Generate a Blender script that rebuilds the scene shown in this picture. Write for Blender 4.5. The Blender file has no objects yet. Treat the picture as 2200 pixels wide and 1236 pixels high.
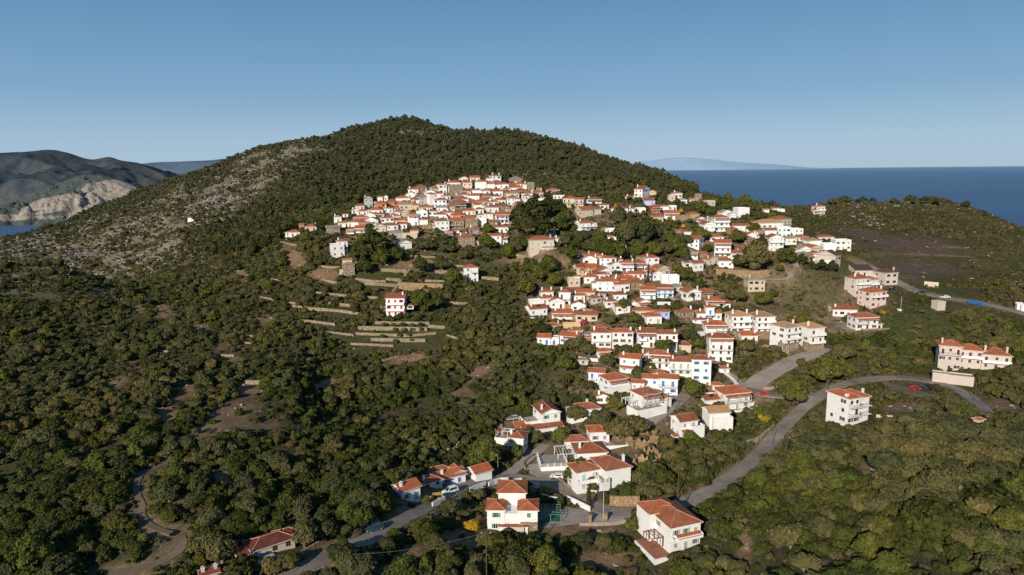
LEAFK = 1.0
TW = [([(691,604),(710,608),(726,612)],1.6),([(773,612),(800,614),(830,616),(857,617)],2.0),([(763,601),(800,608),(829,607)],1.4),([(829,602),(845,604),(860,606)],1.7),([(819,584),(850,586),(873,589)],2.4),([(934,587),(965,588),(1000,591)],2.0),
 ([(623,652),(655,657)],1.0),([(629,661),(659,666),(692,668),(739,672),(780,680)],1.7),([(706,655),(745,659),(780,662),(810,665)],1.5),([(813,667),(831,668)],2.4),([(805,696),(860,697),(923,697)],1.5),([(770,709),(815,710),(870,711),(918,712)],2.2),([(920,704),(959,707)],1.5),([(764,720),(820,722),(885,724),(937,719)],1.3),([(797,733),(850,734),(914,735)],1.7),([(753,741),(800,743),(846,745)],1.0),([(690,574),(705,577),(730,577)],1.3),([(640,580),(668,583)],.8),([(1035,600),(1072,603)],1.8),([(860,552),(900,555),(938,557)],1.6),([(600,520),(628,528),(650,527)],1.0),([(1090,548),(1130,556),(1150,563)],2.0),
 ([(217,703),(231,705)],.9),([(190,759),(217,755)],.9),([(341,755),(363,758)],.9),([(528,723),(553,726)],1.0),([(503,738),(550,740)],1.0),([(457,763),(480,766),(503,767)],1.0),([(528,825),(561,828)],1.8),([(143,886),(165,887)],.9),([(809,781),(835,773),(857,767)],1.0),
 ([(640,690),(680,694),(720,700)],1.2),([(700,716),(735,719),(760,723)],1.1),([(660,628),(700,634),(745,638)],1.3),([(775,640),(810,643),(838,641)],1.4),([(940,648),(975,655),(1015,654)],1.3),([(900,604),(930,606),(955,606)],1.1),([(735,566),(765,569),(790,570)],1.2),([(950,572),(985,575),(1010,574)],1.3),([(880,572),(905,574),(935,574)],1.2),([(580,600),(605,604)],.8),([(560,640),(590,646)],.9),([(960,722),(985,730)],1.0)]
import bpy, math, random
import numpy as np
from mathutils import Vector, Matrix
random.seed(7); RNG = np.random.default_rng(11)
S = bpy.context.scene; COL = S.collection
R = math.radians
# ------------------------------------------------------------ camera
ZC = 260.0; F = 1486.0; TH = R(9.75); RO = R(0.53)
CAM = np.array([0.0, 0.0, ZC])
vF = np.array([0, math.cos(TH), -math.sin(TH)]); vU0 = np.array([0, math.sin(TH), math.cos(TH)]); vR0 = np.array([1.0, 0, 0])
vR = vR0*math.cos(RO) - vU0*math.sin(RO); vU = vU0*math.cos(RO) + vR0*math.sin(RO)
cam = bpy.data.objects.new('camera', bpy.data.cameras.new('camera')); COL.objects.link(cam)
cam.data.sensor_width = 36; cam.data.lens = F/2200*36; cam.data.clip_start = 1; cam.data.clip_end = 200000
cam.matrix_world = Matrix(((vR[0], vU[0], -vF[0], 0), (vR[1], vU[1], -vF[1], 0), (vR[2], vU[2], -vF[2], ZC), (0, 0, 0, 1)))
S.camera = cam
def ray(px, py):
    return vF + (px-1100)/F*vR - (py-618)/F*vU
def proj(P):
    P = np.asarray(P, float) - CAM
    d = P@vF
    return 1100 + F*(P@vR)/d, 618 - F*(P@vU)/d, d
# ------------------------------------------------------------ terrain control curves: photo row -> forward distance, per photo column
CC = {
 -450: [(1236,125),(1000,165),(800,230),(700,330),(660,430),(700,520),(690,640),(650,760)],
 0: [(1236,125),(1000,165),(800,230),(650,330),(572,430),(615,520),(568,640),(519,760)],
 110: [(1236,125),(1000,165),(800,232),(660,325),(572,430),(625,500),(590,600),(545,680),(484,820)],
 190: [(1236,125),(1000,165),(800,235),(680,320),(588,415),(650,470),(604,570),(542,680),(456,850)],
 260: [(1236,125),(1000,165),(800,235),(680,320),(612,410),(640,450),(600,560),(540,660),(431,870)],
 400: [(1236,125),(1000,165),(800,235),(650,345),(600,400),(575,480),(530,580),(480,670),(420,800),(378,900)],
 600: [(1236,125),(1000,170),(800,240),(650,330),(560,400),(512,450),(482,520),(440,640),(380,800),(308,960)],
 700: [(1236,127),(1000,175),(850,235),(700,300),(600,350),(550,380),(500,420),(470,470),(430,600),(360,800),(293,1010)],
 800: [(1236,128),(1100,150),(1000,180),(900,220),(800,260),(700,300),(650,325),(600,350),(550,375),(500,415),(450,460),(436,490),(436,540),(415,610),(350,800),(271,1050)],
 870: [(1236,130),(1100,155),(1000,185),(900,222),(800,260),(700,300),(620,345),(550,378),(500,415),(450,458),(420,495),(422,550),(400,620),(350,790),(261,1080)],
 1000: [(1236,132),(1100,165),(1000,195),(900,225),(800,260),(700,300),(620,345),(580,370),(540,385),(500,415),(450,455),(410,500),(394,530),(408,580),(390,640),(350,780),(288,1080)],
 1080: [(1236,136),(1100,168),(1000,198),(900,228),(800,262),(700,300),(620,345),(580,370),(540,385),(500,415),(450,455),(410,500),(392,530),(404,580),(385,650),(345,800),(284,1060)],
 1200: [(1236,140),(1100,170),(1000,200),(900,235),(800,265),(720,300),(650,330),(600,350),(550,365),(520,385),(490,420),(460,440),(430,480),(410,540),(390,620),(350,800),(309,1000)],
 1400: [(1236,145),(1100,170),(1000,195),(900,225),(800,262),(700,300),(650,325),(600,350),(560,370),(500,400),(470,430),(440,470),(424,520),(405,640),(371,850)],
 1500: [(1236,142),(1100,168),(1000,195),(900,230),(800,268),(720,300),(640,335),(600,352),(560,372),(500,402),(465,440),(440,480),(428,530),(418,640),(410,760)],
 1600: [(1236,140),(1100,165),(1000,195),(900,235),(800,275),(740,295),(680,320),(600,355),(560,375),(500,405),(460,455),(444,505),(438,560)],
 1700: [(1236,130),(1100,158),(1000,188),(900,225),(810,262),(740,292),(680,320),(600,355),(550,382),(500,430),(464,500),(450,560),(446,620)],
 1800: [(1236,120),(1100,150),(1000,180),(900,215),(820,255),(740,290),(680,320),(600,355),(560,380),(540,400),(500,470),(460,560),(440,640),(436,680)],
 2000: [(1236,115),(1100,140),(1000,170),(900,205),(830,250),(780,275),(700,300),(640,330),(590,380),(550,440),(500,540),(450,680),(432,760)],
 2100: [(1236,115),(1100,140),(1000,170),(900,205),(840,245),(770,270),(700,298),(650,325),(595,380),(550,450),(505,550),(470,660),(455,710)],
 2200: [(1236,115),(1100,140),(1000,170),(900,205),(830,240),(750,270),(700,295),(650,320),(600,380),(550,480),(520,560),(492,640)],
 2650: [(1236,115),(1100,140),(1000,170),(900,205),(830,240),(750,270),(700,295),(660,320),(640,380),(630,450),(615,520)],
}
def pchip(x, y, xq):
    x = np.asarray(x, float); y = np.asarray(y, float); h = np.diff(x); dl = np.diff(y)/h
    m = np.zeros_like(y); m[0] = dl[0]; m[-1] = dl[-1]
    for i in range(1, len(x)-1):
        if dl[i-1]*dl[i] > 0:
            w1 = 2*h[i]+h[i-1]; w2 = h[i]+2*h[i-1]
            m[i] = (w1+w2)/(w1/dl[i-1]+w2/dl[i])
    xq = np.clip(xq, x[0], x[-1]); k = np.clip(np.searchsorted(x, xq)-1, 0, len(x)-2)
    t = (xq-x[k])/h[k]
    return ((1+2*t)*(1-t)**2*y[k] + t*(1-t)**2*h[k]*m[k] + t*t*(3-2*t)*y[k+1] + t*t*(t-1)*h[k]*m[k+1])
LAT = RNG.random((256, 256))
def vnoise(x, y):
    xi = np.floor(x).astype(int); yi = np.floor(y).astype(int); fx = x-xi; fy = y-yi
    fx = fx*fx*(3-2*fx); fy = fy*fy*(3-2*fy)
    a = LAT[xi & 255, yi & 255]; b = LAT[(xi+1) & 255, yi & 255]; c = LAT[xi & 255, (yi+1) & 255]; d = LAT[(xi+1) & 255, (yi+1) & 255]
    return (a*(1-fx)+b*fx)*(1-fy) + (c*(1-fx)+d*fx)*fy - .5
def fbm(x, y, o=4, g=.5):
    r = 0; a = 1
    for i in range(o):
        r = r + a*vnoise(x*2**i+17.3*i, y*2**i+5.1*i); a *= g
    return r
NY = 620; NU = 760
YG = np.geomspace(60, 2300, NY); UG = np.linspace(-1.12, 1.12, NU)
ZK = []; UK = []
for px in sorted(CC):
    pts = CC[px]; Y = [40.0]; Z = [ZC-96.0]; U = [None]
    for py, y in pts:
        r = ray(px, py); Y.append(float(y)); Z.append(ZC + r[2]/r[1]*y); U.append(r[0]/r[1])
    U[0] = U[1]; Yc, Zc = Y[-1], Z[-1]
    Y += [Yc+50, Yc+160, Yc+1000]; Z += [Zc-5, Zc-38, -60]; U += [U[-1]]*3
    ZK.append(pchip(Y, Z, YG)); UK.append(np.interp(YG, Y, U))
ZK = np.array(ZK); UK = np.array(UK)
ZG = np.zeros((NY, NU))
for j in range(NY):
    ZG[j] = pchip(UK[:, j], ZK[:, j], UG)
XX = YG[:, None]*UG[None, :]; YY = np.repeat(YG[:, None], NU, 1)
amp = np.clip((YY-100)/500, .25, 2.2)
ZG += fbm(XX/45, YY/45, 4)*4.0*amp*np.clip((YY-480)/300, .22, 1) + fbm(XX/9+50, YY/9, 3)*1.1*amp
def gh(x, y):
    x = np.asarray(x, float); y = np.maximum(np.asarray(y, float), 60.01)
    u = np.clip((x/y-UG[0])/(UG[1]-UG[0]), 0, NU-1.001); v = np.clip(np.log(y/60)/np.log(YG[1]/YG[0]), 0, NY-1.001)
    i = v.astype(int); j = u.astype(int); a = v-i; b = u-j
    return (ZG[i, j]*(1-b)+ZG[i, j+1]*b)*(1-a) + (ZG[i+1, j]*(1-b)+ZG[i+1, j+1]*b)*a
YS = np.geomspace(100, 1500, 2600)
def at(px, py):                       # the spot on the ground seen at a photo pixel
    r = ray(px, py); x = r[0]/r[1]*YS; z = ZC + r[2]/r[1]*YS
    k = np.nonzero(z < gh(x, YS))[0]
    i = k[0] if len(k) else len(YS)-1
    y = YS[i]; return np.array([x[i], y, float(gh(x[i], y))])
def unit(P):
    return float((np.asarray(P)-CAM)@vF)/F
# ------------------------------------------------------------ roads (photo polylines), levelled into the terrain
ROADS = [
 ('road', 4.7, 'asphalt', [(2120,884),(2080,850),(2035,828),(1980,815),(1920,810),(1850,816),(1790,832),(1750,856),(1705,896),(1670,930),(1640,970),(1590,1012),(1530,1052),(1470,1082),(1400,1100),(1340,1104),(1290,1095),(1245,1068),(1190,1042),(1130,1030),(1080,1026),(1030,1034),(985,1050),(945,1075),(900,1098),(850,1122),(800,1150),(740,1180),(670,1214),(600,1250)]),
 ('road', 6.0, 'asphalt', [(2330,712),(2200,672),(2150,659),(2080,647),(2030,640),(1980,630),(1940,614),(1900,592),(1868,573),(1840,560)]),
 ('lane', 3.6, 'concrete', [(1085,1022),(1112,1004),(1135,985),(1160,968),(1172,955)]),
 ('lane', 3.6, 'concrete', [(1345,935),(1385,915),(1420,893),(1450,872),(1478,853),(1462,846),(1430,862)]),
 ('lane', 3.2, 'concrete', [(1748,850),(1700,852),(1650,856),(1610,846),(1590,830),(1570,805),(1545,788)]),
 ('parking_area', 8.5, 'concrete', [(1612,838),(1640,812),(1680,788),(1725,764),(1790,752)]),
 ('parking_area', 12, 'concrete', [(1800,700),(1822,700),(1850,704)]),
 ('parking_area', 8, 'concrete', [(1195,1026),(1160,1008),(1150,996)]),
 ('lane', 2.6, 'concrete', [(1440,640),(1480,625),(1500,610)]),
 ('lane', 3.0, 'concrete', [(1645,598),(1672,603),(1700,602),(1698,588),(1690,572)]),
 ('lane', 3.0, 'concrete', [(1712,580),(1706,562),(1700,548)]),
 ('path', 2.4, 'dirt', [(1468,700),(1462,680),(1470,655),(1475,640)]),
 ('path', 2.4, 'dirt', [(1455,740),(1462,715),(1468,698)]),
 ('path', 3.0, 'dirt', [(1165,528),(1158,508),(1172,490),(1198,478),(1225,468)]),
 ('dirt_track', 1.5, 'dirt', [(360,992),(335,1002),(305,1016),(292,1035),(294,1060),(306,1085),(302,1110),(325,1135),(370,1148)]),
 ('lane', 2.4, 'dirt', [(385,1150),(395,1172),(372,1198),(320,1222),(240,1240)]),
 ('dirt_track', 4.0, 'dirt', [(2062,866),(2040,858),(1985,850),(1935,838),(1905,826)]),
 ('path', 2.0, 'dirt', [(2080,552),(2010,548),(1940,546),(1880,545),(1855,548)]),
 ('path', 1.6, 'dirt', [(2060,531),(2030,533),(2010,534)]),
]
def resample(P, step):
    P = np.array(P, float)
    # smooth (Chaikin) then even spacing
    for _ in range(2):
        Q = [P[0]]
        for a, b in zip(P[:-1], P[1:]): Q += [a*.75+b*.25, a*.25+b*.75]
        Q.append(P[-1]); P = np.array(Q)
    s = np.r_[0, np.cumsum(np.linalg.norm(np.diff(P[:, :2], axis=0), axis=1))]
    t = np.linspace(0, s[-1], max(3, int(s[-1]/step)+1))
    return np.stack([np.interp(t, s, P[:, k]) for k in range(3)], 1)
RP = []
for nm, w, mt, pl in ROADS:
    Q = resample([at(*p) for p in pl], 1.5)
    k = 9; z = np.pad(Q[:, 2], k, mode='edge'); Q[:, 2] = np.convolve(z, np.ones(2*k+1)/(2*k+1), 'valid')
    RP.append((nm, w, mt, Q))
def line_dist(Q, X, Y):              # distance to polyline samples and its height there
    best = np.full(X.shape, 1e9); zz = np.zeros(X.shape)
    for q in Q:
        d = (X-q[0])**2+(Y-q[1])**2; m = d < best; best[m] = d[m]; zz[m] = q[2]
    return np.sqrt(best), zz
ROADM = np.full(ZG.shape, 1e3)
for nm, w, mt, Q in RP:
    m = (XX > Q[:, 0].min()-12) & (XX < Q[:, 0].max()+12) & (YY > Q[:, 1].min()-12) & (YY < Q[:, 1].max()+12)
    idx = np.nonzero(m)
    d, zz = line_dist(Q, XX[idx], YY[idx])
    hw = w/2+.8 if w > 3 else w/2+.3
    t = np.clip(1-(d-hw)/3.5, 0, 1); t = t*t*(3-2*t)
    ZG[idx] = ZG[idx]*(1-t) + (zz-.12)*t
    ROADM[idx] = np.minimum(ROADM[idx], d-w/2)
def roadd(x, y):
    x = np.asarray(x, float); y = np.asarray(y, float)
    u = np.clip(((x/y-UG[0])/(UG[1]-UG[0])+.5).astype(int), 0, NU-1); v = np.clip((np.log(y/60)/np.log(YG[1]/YG[0])+.5).astype(int), 0, NY-1)
    return ROADM[v, u]
# ------------------------------------------------------------ materials
MATS = {}
def nodes(m):
    m.use_nodes = True; t = m.node_tree; t.nodes.clear(); return t
class NT:
    def __init__(s, name):
        s.m = bpy.data.materials.new(name); s.t = nodes(s.m); s.n = s.t.nodes; s.l = s.t.links
        s.out = s.n.new('ShaderNodeOutputMaterial'); s.b = s.n.new('ShaderNodeBsdfPrincipled'); s.l.new(s.b.outputs[0], s.out.inputs[0])
        s.b.inputs['Specular IOR Level'].default_value = .2; s.b.inputs['Roughness'].default_value = .85
        s.geo = None
    def pos(s):
        if not s.geo: s.geo = s.n.new('ShaderNodeNewGeometry')
        return s.geo.outputs['Position']
    def noise(s, scale, detail=3, vec=None, rough=.6):
        k = s.n.new('ShaderNodeTexNoise'); k.inputs['Scale'].default_value = scale; k.inputs['Detail'].default_value = detail; k.inputs['Roughness'].default_value = rough
        s.l.new(vec or s.pos(), k.inputs['Vector']); return k.outputs['Fac']
    def ramp(s, fac, stops):
        r = s.n.new('ShaderNodeValToRGB'); e = r.color_ramp.elements
        while len(e) < len(stops): e.new(.5)
        for q, (p, c) in zip(e, stops): q.position = p; q.color = (*c, 1) if len(c) == 3 else c
        s.l.new(fac, r.inputs[0]); return r.outputs[0]
    def mix(s, fac, a, b, mode='MIX'):
        k = s.n.new('ShaderNodeMix'); k.data_type = 'RGBA'; k.blend_type = mode
        for v, i in ((fac, 0), (a, 6), (b, 7)):
            if hasattr(v, 'is_linked') or isinstance(v, bpy.types.NodeSocket): s.l.new(v, k.inputs[i])
            elif isinstance(v, (int, float)): k.inputs[i].default_value = v
            else: k.inputs[i].default_value = (*v, 1)
        return k.outputs[2]
    def bump(s, h, st=.4, d=.1):
        k = s.n.new('ShaderNodeBump'); k.inputs['Strength'].default_value = st; k.inputs['Distance'].default_value = d
        s.l.new(h, k.inputs['Height']); s.l.new(k.outputs[0], s.b.inputs['Normal'])
    def col(s, c): s.l.new(c, s.b.inputs['Base Color'])
def plain(name, c, rough=.8, var=.12, scale=1.2, spec=.2):
    if name in MATS: return MATS[name]
    t = NT(name); n = t.noise(scale, 4)
    a = tuple(x*(1-var*1.6) for x in c); b = tuple(min(1, x*(1+var)) for x in c)
    t.col(t.ramp(n, [(.3, a), (.7, b)])); t.b.inputs['Roughness'].default_value = rough; t.b.inputs['Specular IOR Level'].default_value = spec
    MATS[name] = t.m; return t.m
def wallmat(name, c, dirt=(.45, .40, .33), amt=.42):
    t = NT(name); n1 = t.noise(.35, 5); n2 = t.noise(2.2, 4)
    oi = t.n.new('ShaderNodeObjectInfo')
    f = t.ramp(n1, [(.48, (0, 0, 0)), (.8, (amt, amt, amt))])
    c1 = t.mix(f, c, dirt); v = t.ramp(n2, [(.3, (.88, .88, .88)), (.7, (1, 1, 1))])
    c2 = t.mix(1.0, c1, v, 'MULTIPLY')
    v2 = t.ramp(oi.outputs['Random'], [(0, (.91, .89, .87)), (1, (1, 1, 1))])
    t.col(t.mix(1.0, c2, v2, 'MULTIPLY')); t.bump(n2, .25, .05); MATS[name] = t.m
WC = {'w': (.86, .85, .83), 'c': (.62, .53, .41), 'p': (.70, .59, .52), 'y': (.68, .50, .26), 'l': (.50, .53, .78), 'g': (.45, .45, .44), 'o': (.52, .20, .10), 'e': (.40, .36, .20), 'd': (.62,.54,.48)}
for k, c in WC.items(): wallmat('wall_'+k, c)
def stonemat(name, a, b, c, sc=1.6):
    t = NT(name); v = t.n.new('ShaderNodeTexVoronoi'); v.inputs['Scale'].default_value = sc; t.l.new(t.pos(), v.inputs['Vector'])
    n = t.noise(.5, 4)
    c0 = t.ramp(v.outputs['Color'], [(.2, a), (.55, b), (.9, c)])
    e = t.ramp(v.outputs['Distance'], [(.0, (1, 1, 1)), (.75, (.6, .56, .5))])
    t.col(t.mix(1.0, t.mix(1.0, c0, e, 'MULTIPLY'), t.ramp(n, [(.3, (.75, .73, .7)), (.7, (1.1, 1.05, 1))]), 'MULTIPLY'))
    t.bump(v.outputs['Distance'], .6, .12); MATS[name] = t.m
stonemat('wall_s', (.30, .23, .16), (.40, .32, .23), (.50, .42, .32))
stonemat('stone_dry', (.32, .26, .19), (.43, .36, .27), (.52, .45, .35), 2.2)
stonemat('stone_tan', (.40, .28, .17), (.48, .34, .21), (.52, .40, .27), 2.0)
def roofmat(name, c1, c2, c3):
    t = NT(name); uv = t.n.new('ShaderNodeUVMap'); uv.uv_map = 'UV'
    w = t.n.new('ShaderNodeTexWave'); w.wave_type = 'BANDS'; w.bands_direction = 'X'; w.inputs['Scale'].default_value = 1.15; w.inputs['Distortion'].default_value = .3
    t.l.new(uv.outputs[0], w.inputs['Vector'])
    oi = t.n.new('ShaderNodeObjectInfo')
    n = t.noise(.6, 5); n2 = t.noise(5, 3)
    c = t.ramp(n, [(.25, c1), (.5, c2), (.75, c3)])
    c = t.mix(1.0, c, t.ramp(n2, [(.3, (.8, .78, .78)), (.7, (1.1, 1.08, 1.06))]), 'MULTIPLY')
    c = t.mix(1.0, c, t.ramp(oi.outputs['Random'], [(0, (.68, .72, .78)), (.3, (.85, .98, 1.1)), (.6, (1, 1, 1)), (1, (1.12, 1.0, .95))]), 'MULTIPLY')
    c = t.mix(1.0, c, t.ramp(w.outputs['Fac'], [(.1, (.66, .62, .6)), (.6, (1, 1, 1))]), 'MULTIPLY')
    t.col(c); t.bump(w.outputs['Fac'], .5, .08); MATS[name] = t.m
roofmat('roof_r', (.33, .095, .040), (.45, .142, .062), (.53, .21, .11))
roofmat('roof_d', (.15, .045, .028), (.22, .065, .038), (.30, .10, .06))
roofmat('roof_o', (.48, .26, .12), (.56, .33, .16), (.60, .38, .21))
roofmat('roof_s', (.26, .23, .18), (.34, .30, .24), (.42, .38, .31))
roofmat('roof_b', (.10, .055, .045), (.14, .075, .06), (.19, .11, .09))
plain('ridge', (.52, .27, .17)); plain('white_trim', (.80, .79, .77), var=.05)
SHC = {'b': (.04, .20, .50), 'g': (.12, .32, .22), 'n': (.09, .035, .02), 'k': (.035, .035, .04), 'r': (.42, .03, .05), 'a': (.35, .55, .55), 'v': (.30, .28, .45), 't': (.35, .38, .33), 'o': (.45, .14, .07), 'w': (.7, .7, .68)}
for k, c in SHC.items(): plain('shutter_'+k, c, .55, .1)
def glass():
    t = NT('window_glass'); t.b.inputs['Base Color'].default_value = (.025, .03, .035, 1); t.b.inputs['Roughness'].default_value = .12; t.b.inputs['Specular IOR Level'].default_value = .5; MATS['glass'] = t.m
glass()
plain('rail_metal', (.07, .06, .055), .5); plain('rail_white', (.75, .75, .74), .5); plain('wood', (.14, .07, .035), .7); plain('pole_wood', (.10, .065, .045), .9)
plain('concrete', (.33, .29, .25), .9, .15, .6); plain('terracotta', (.30, .13, .08), .9); plain('tyre', (.015, .015, .015), .8)
def roadmat(name, a, b, c):
    t = NT(name); n = t.noise(.12, 5); n2 = t.noise(1.5, 4); n3 = t.noise(9, 2)
    k = t.ramp(n, [(.3, a), (.5, b), (.7, c)])
    k = t.mix(1.0, k, t.ramp(n2, [(.3, (.78, .77, .76)), (.7, (1.08, 1.07, 1.05))]), 'MULTIPLY')
    k = t.mix(1.0, k, t.ramp(n3, [(.3, (.9, .9, .9)), (.7, (1.05, 1.05, 1.05))]), 'MULTIPLY')
    t.col(k); t.bump(n3, .3, .03); MATS[name] = t.m
roadmat('road_asphalt', (.16, .138, .112), (.25, .215, .175), (.34, .29, .235)); roadmat('road_concrete', (.26, .22, .18), (.34, .29, .24), (.42, .365, .31)); roadmat('road_dirt', (.13, .095, .065), (.18, .13, .088), (.24, .18, .12))
# ------------------------------------------------------------ mesh helpers
class MB:
    def __init__(s): s.v = []; s.f = []; s.m = []; s.uv = []
    def face(s, pts, m=0, uv=None):
        k = len(s.v); s.v += [tuple(p) for p in pts]; s.f.append(tuple(range(k, k+len(pts)))); s.m.append(m); s.uv.append(uv or [(0, 0)]*len(pts))
    def box(s, x0, x1, y0, y1, z0, z1, m=0, top=True):
        a = [(x0, y0), (x1, y0), (x1, y1), (x0, y1)]
        for i in range(4):
            p, q = a[i], a[(i+1) % 4]; s.face([(*p, z0), (*q, z0), (*q, z1), (*p, z1)], m)
        if top: s.face([(*p, z1) for p in a], m)
        s.face([(*p, z0) for p in reversed(a)], m)
    def bar(s, a, b, r, m=0, n=4):
        a = Vector(a); b = Vector(b); d = (b-a)
        if d.length < 1e-6: return
        d.normalize(); u = d.orthogonal().normalized(); w = d.cross(u)
        A = [a+(u*math.cos(2*math.pi*i/n)+w*math.sin(2*math.pi*i/n))*r for i in range(n)]; B = [p+(b-a) for p in A]
        for i in range(n): s.face([A[i], A[(i+1) % n], B[(i+1) % n], B[i]], m)
        s.face(list(reversed(A)), m); s.face(B, m)
    def prism(s, pts, z0, z1, m=0):
        n = len(pts)
        for i in range(n):
            p, q = pts[i], pts[(i+1) % n]; s.face([(*p, z0), (*q, z0), (*q, z1), (*p, z1)], m)
        s.face([(*p, z1) for p in pts], m); s.face([(*p, z0) for p in reversed(pts)], m)
    def mesh(s, name, mats):
        me = bpy.data.meshes.new(name); me.from_pydata(s.v, [], s.f)
        for m in mats: me.materials.append(m)
        me.polygons.foreach_set('material_index', s.m)
        ul = me.uv_layers.new(name='UV'); ul.data.foreach_set('uv', [c for f in s.uv for p in f for c in p])
        me.update(); return me
    def build(s, name, mats, parent=None):
        if not s.f: return None
        return link(name, s.mesh(name, mats if isinstance(mats, (list, tuple)) else [mats]), parent)
def link(name, data, parent=None, loc=None):
    o = bpy.data.objects.new(name, data); COL.objects.link(o)
    if parent is not None: o.parent = parent
    if loc is not None: o.location = loc
    return o
def tag(o, label=None, cat=None, group=None, kind=None):
    if label: o['label'] = label
    if cat: o['category'] = cat
    if group: o['group'] = group
    if kind: o['kind'] = kind
    return o
def root(name, P, rz=0): 
    o = link(name, None); o.location = [float(c) for c in P]; o.rotation_euler = (0, 0, rz); o.empty_display_size = .5; return o
# ------------------------------------------------------------ world and sun
W = bpy.data.worlds.new('World'); S.world = W; W.use_nodes = True; wn = W.node_tree; wn.nodes.clear()
SUN_EL, SUN_AZ = 24.0, 26.0          # sun behind the viewer, to the left: light travels towards +y and a little +x
sky = wn.nodes.new('ShaderNodeTexSky'); sky.sky_type = 'NISHITA'; sky.sun_disc = False
sky.sun_elevation = R(SUN_EL); sky.sun_rotation = R(180+SUN_AZ); sky.altitude = 250; sky.air_density = 1.15; sky.dust_density = 1.1; sky.ozone_density = 1.6
bg = wn.nodes.new('ShaderNodeBackground'); bg.inputs[1].default_value = .078
ow = wn.nodes.new('ShaderNodeOutputWorld')
# the physical sky, brought to the clear blue of the photograph by a gradient over elevation
tc = wn.nodes.new('ShaderNodeTexCoord'); sp = wn.nodes.new('ShaderNodeSeparateXYZ'); wn.links.new(tc.outputs['Generated'], sp.inputs[0])
rp = wn.nodes.new('ShaderNodeValToRGB'); e = rp.color_ramp.elements
while len(e) < 5: e.new(.5)
for q_, (p_, c_) in zip(e, [(0, (.42, .57, .71)), (.035, (.365, .54, .71)), (.10, (.205, .395, .61)), (.23, (.105, .26, .47)), (.8, (.035, .115, .27))]): q_.position = p_; q_.color = (*c_, 1)
wn.links.new(sp.outputs['Z'], rp.inputs[0])
bg2 = wn.nodes.new('ShaderNodeBackground'); bg2.inputs[1].default_value = 1.0; wn.links.new(rp.outputs[0], bg2.inputs[0])
mx = wn.nodes.new('ShaderNodeMixShader'); mx.inputs[0].default_value = .88
wn.links.new(sky.outputs[0], bg.inputs[0]); wn.links.new(bg.outputs[0], mx.inputs[1]); wn.links.new(bg2.outputs[0], mx.inputs[2]); wn.links.new(mx.outputs[0], ow.inputs[0])
sl = bpy.data.lights.new('sun', 'SUN'); sl.energy = 4.9; sl.angle = R(.5); sl.color = (1, .905, .765)
so = link('sun', sl); d = Vector((math.sin(R(SUN_AZ))*math.cos(R(SUN_EL)), math.cos(R(SUN_AZ))*math.cos(R(SUN_EL)), -math.sin(R(SUN_EL))))
so.rotation_euler = d.to_track_quat('-Z', 'Y').to_euler(); so.location = (0, -50, 400)
S.view_settings.view_transform = 'Standard'; S.view_settings.look = 'None'; S.view_settings.exposure = 0
S.render.engine = 'CYCLES'
# ------------------------------------------------------------ zones (photo ellipses)
def zone(px, py, L, soft=.35):
    w = np.zeros(np.shape(px))
    for cx, cy, rx, ry, *a in L:
        an = R(a[0]) if a else 0
        dx = px-cx; dy = py-cy; ca, sa = math.cos(an), math.sin(an)
        r = np.sqrt(((dx*ca+dy*sa)/rx)**2+((-dx*sa+dy*ca)/ry)**2)
        w = np.maximum(w, np.clip((1+soft-r)/(2*soft), 0, 1))
    return w
Z_ROCK = [(230,560,300,60,-10),(450,440,220,60,-24),(620,345,100,30,-14),(560,365,120,34,-22),(420,430,170,26,-18),(200,500,210,26,-10),(330,545,110,22,0),(390,575,90,22,5),(560,345,60,20,-20),(1205,375,75,13,3),(1115,372,40,8,0),(890,285,50,7,0),(95,530,110,30,0),(1900,440,70,6,0),(1870,475,30,10,20)]
Z_BARE = [(392,840,26,26,-30),(365,890,34,16),(535,838,26,14,10),(500,890,50,24,-25),(440,925,60,16,-15),(555,915,40,10,0),(478,1030,24,15),(385,1065,28,12,-25),(300,665,16,8),(350,668,16,12,-20),(260,650,10,5),(430,705,22,8),(570,680,20,12,-20),(520,590,14,12,-30),(290,780,16,8),(255,820,16,8,-20),(20,780,20,6),(60,905,20,5),(470,745,12,8),(500,770,12,8),(700,825,30,8,-20),(1030,800,40,10,-30),(1000,850,30,16,20),(880,770,34,8,-10),(1085,915,20,8),(900,570,50,10),(1190,1035,20,6),(330,1130,40,14,20),(1000,1160,60,20),(870,1200,60,20,-30),(1640,1060,10,14),(1670,1110,12,22),(1860,1010,14,18,0),(1980,1045,40,8),(1250,1140,70,12),(1300,1200,60,14),(1600,1170,14,30),(1950,875,60,8),(1330,925,60,14),(1240,1000,40,16),(640,560,24,14),(620,540,20,10),(1180,560,80,10),(1320,780,40,10),(1160,545,30,8),(700,590,30,12),(2160,870,30,10,20),(1760,1215,20,10)]
Z_GREEN = [(1960,700,100,26,3),(1850,740,80,30,-5),(1600,905,45,16,0),(1640,880,20,10),(820,590,50,8),(800,610,60,5),(850,700,80,30),(690,655,60,10),(960,1100,40,22,-30),(900,1150,40,20,-20),(1780,780,60,30),(1720,560,30,16),(1640,530,40,6),(1840,870,50,24),(1600,925,40,12),(1000,595,60,12),(1380,640,60,10),(990,540,30,8),(1120,1160,60,14)]
Z_BARE = [tuple([a[0], a[1], a[2]*1.25, a[3]*1.3]+list(a[4:])) for a in Z_BARE]
Z_GREEN += [(850,703,90,34)]*1
Z_BURNT = [(1960,528,130,20,4),(1980,575,90,16,6),(1850,505,60,14,10),(1930,600,60,10)]
Z_DRY = [(1690,650,95,55,8),(1760,660,40,50,20),(1930,560,150,12,2),(1100,1110,60,20),(2120,560,90,24),(1740,610,60,30)]
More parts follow.
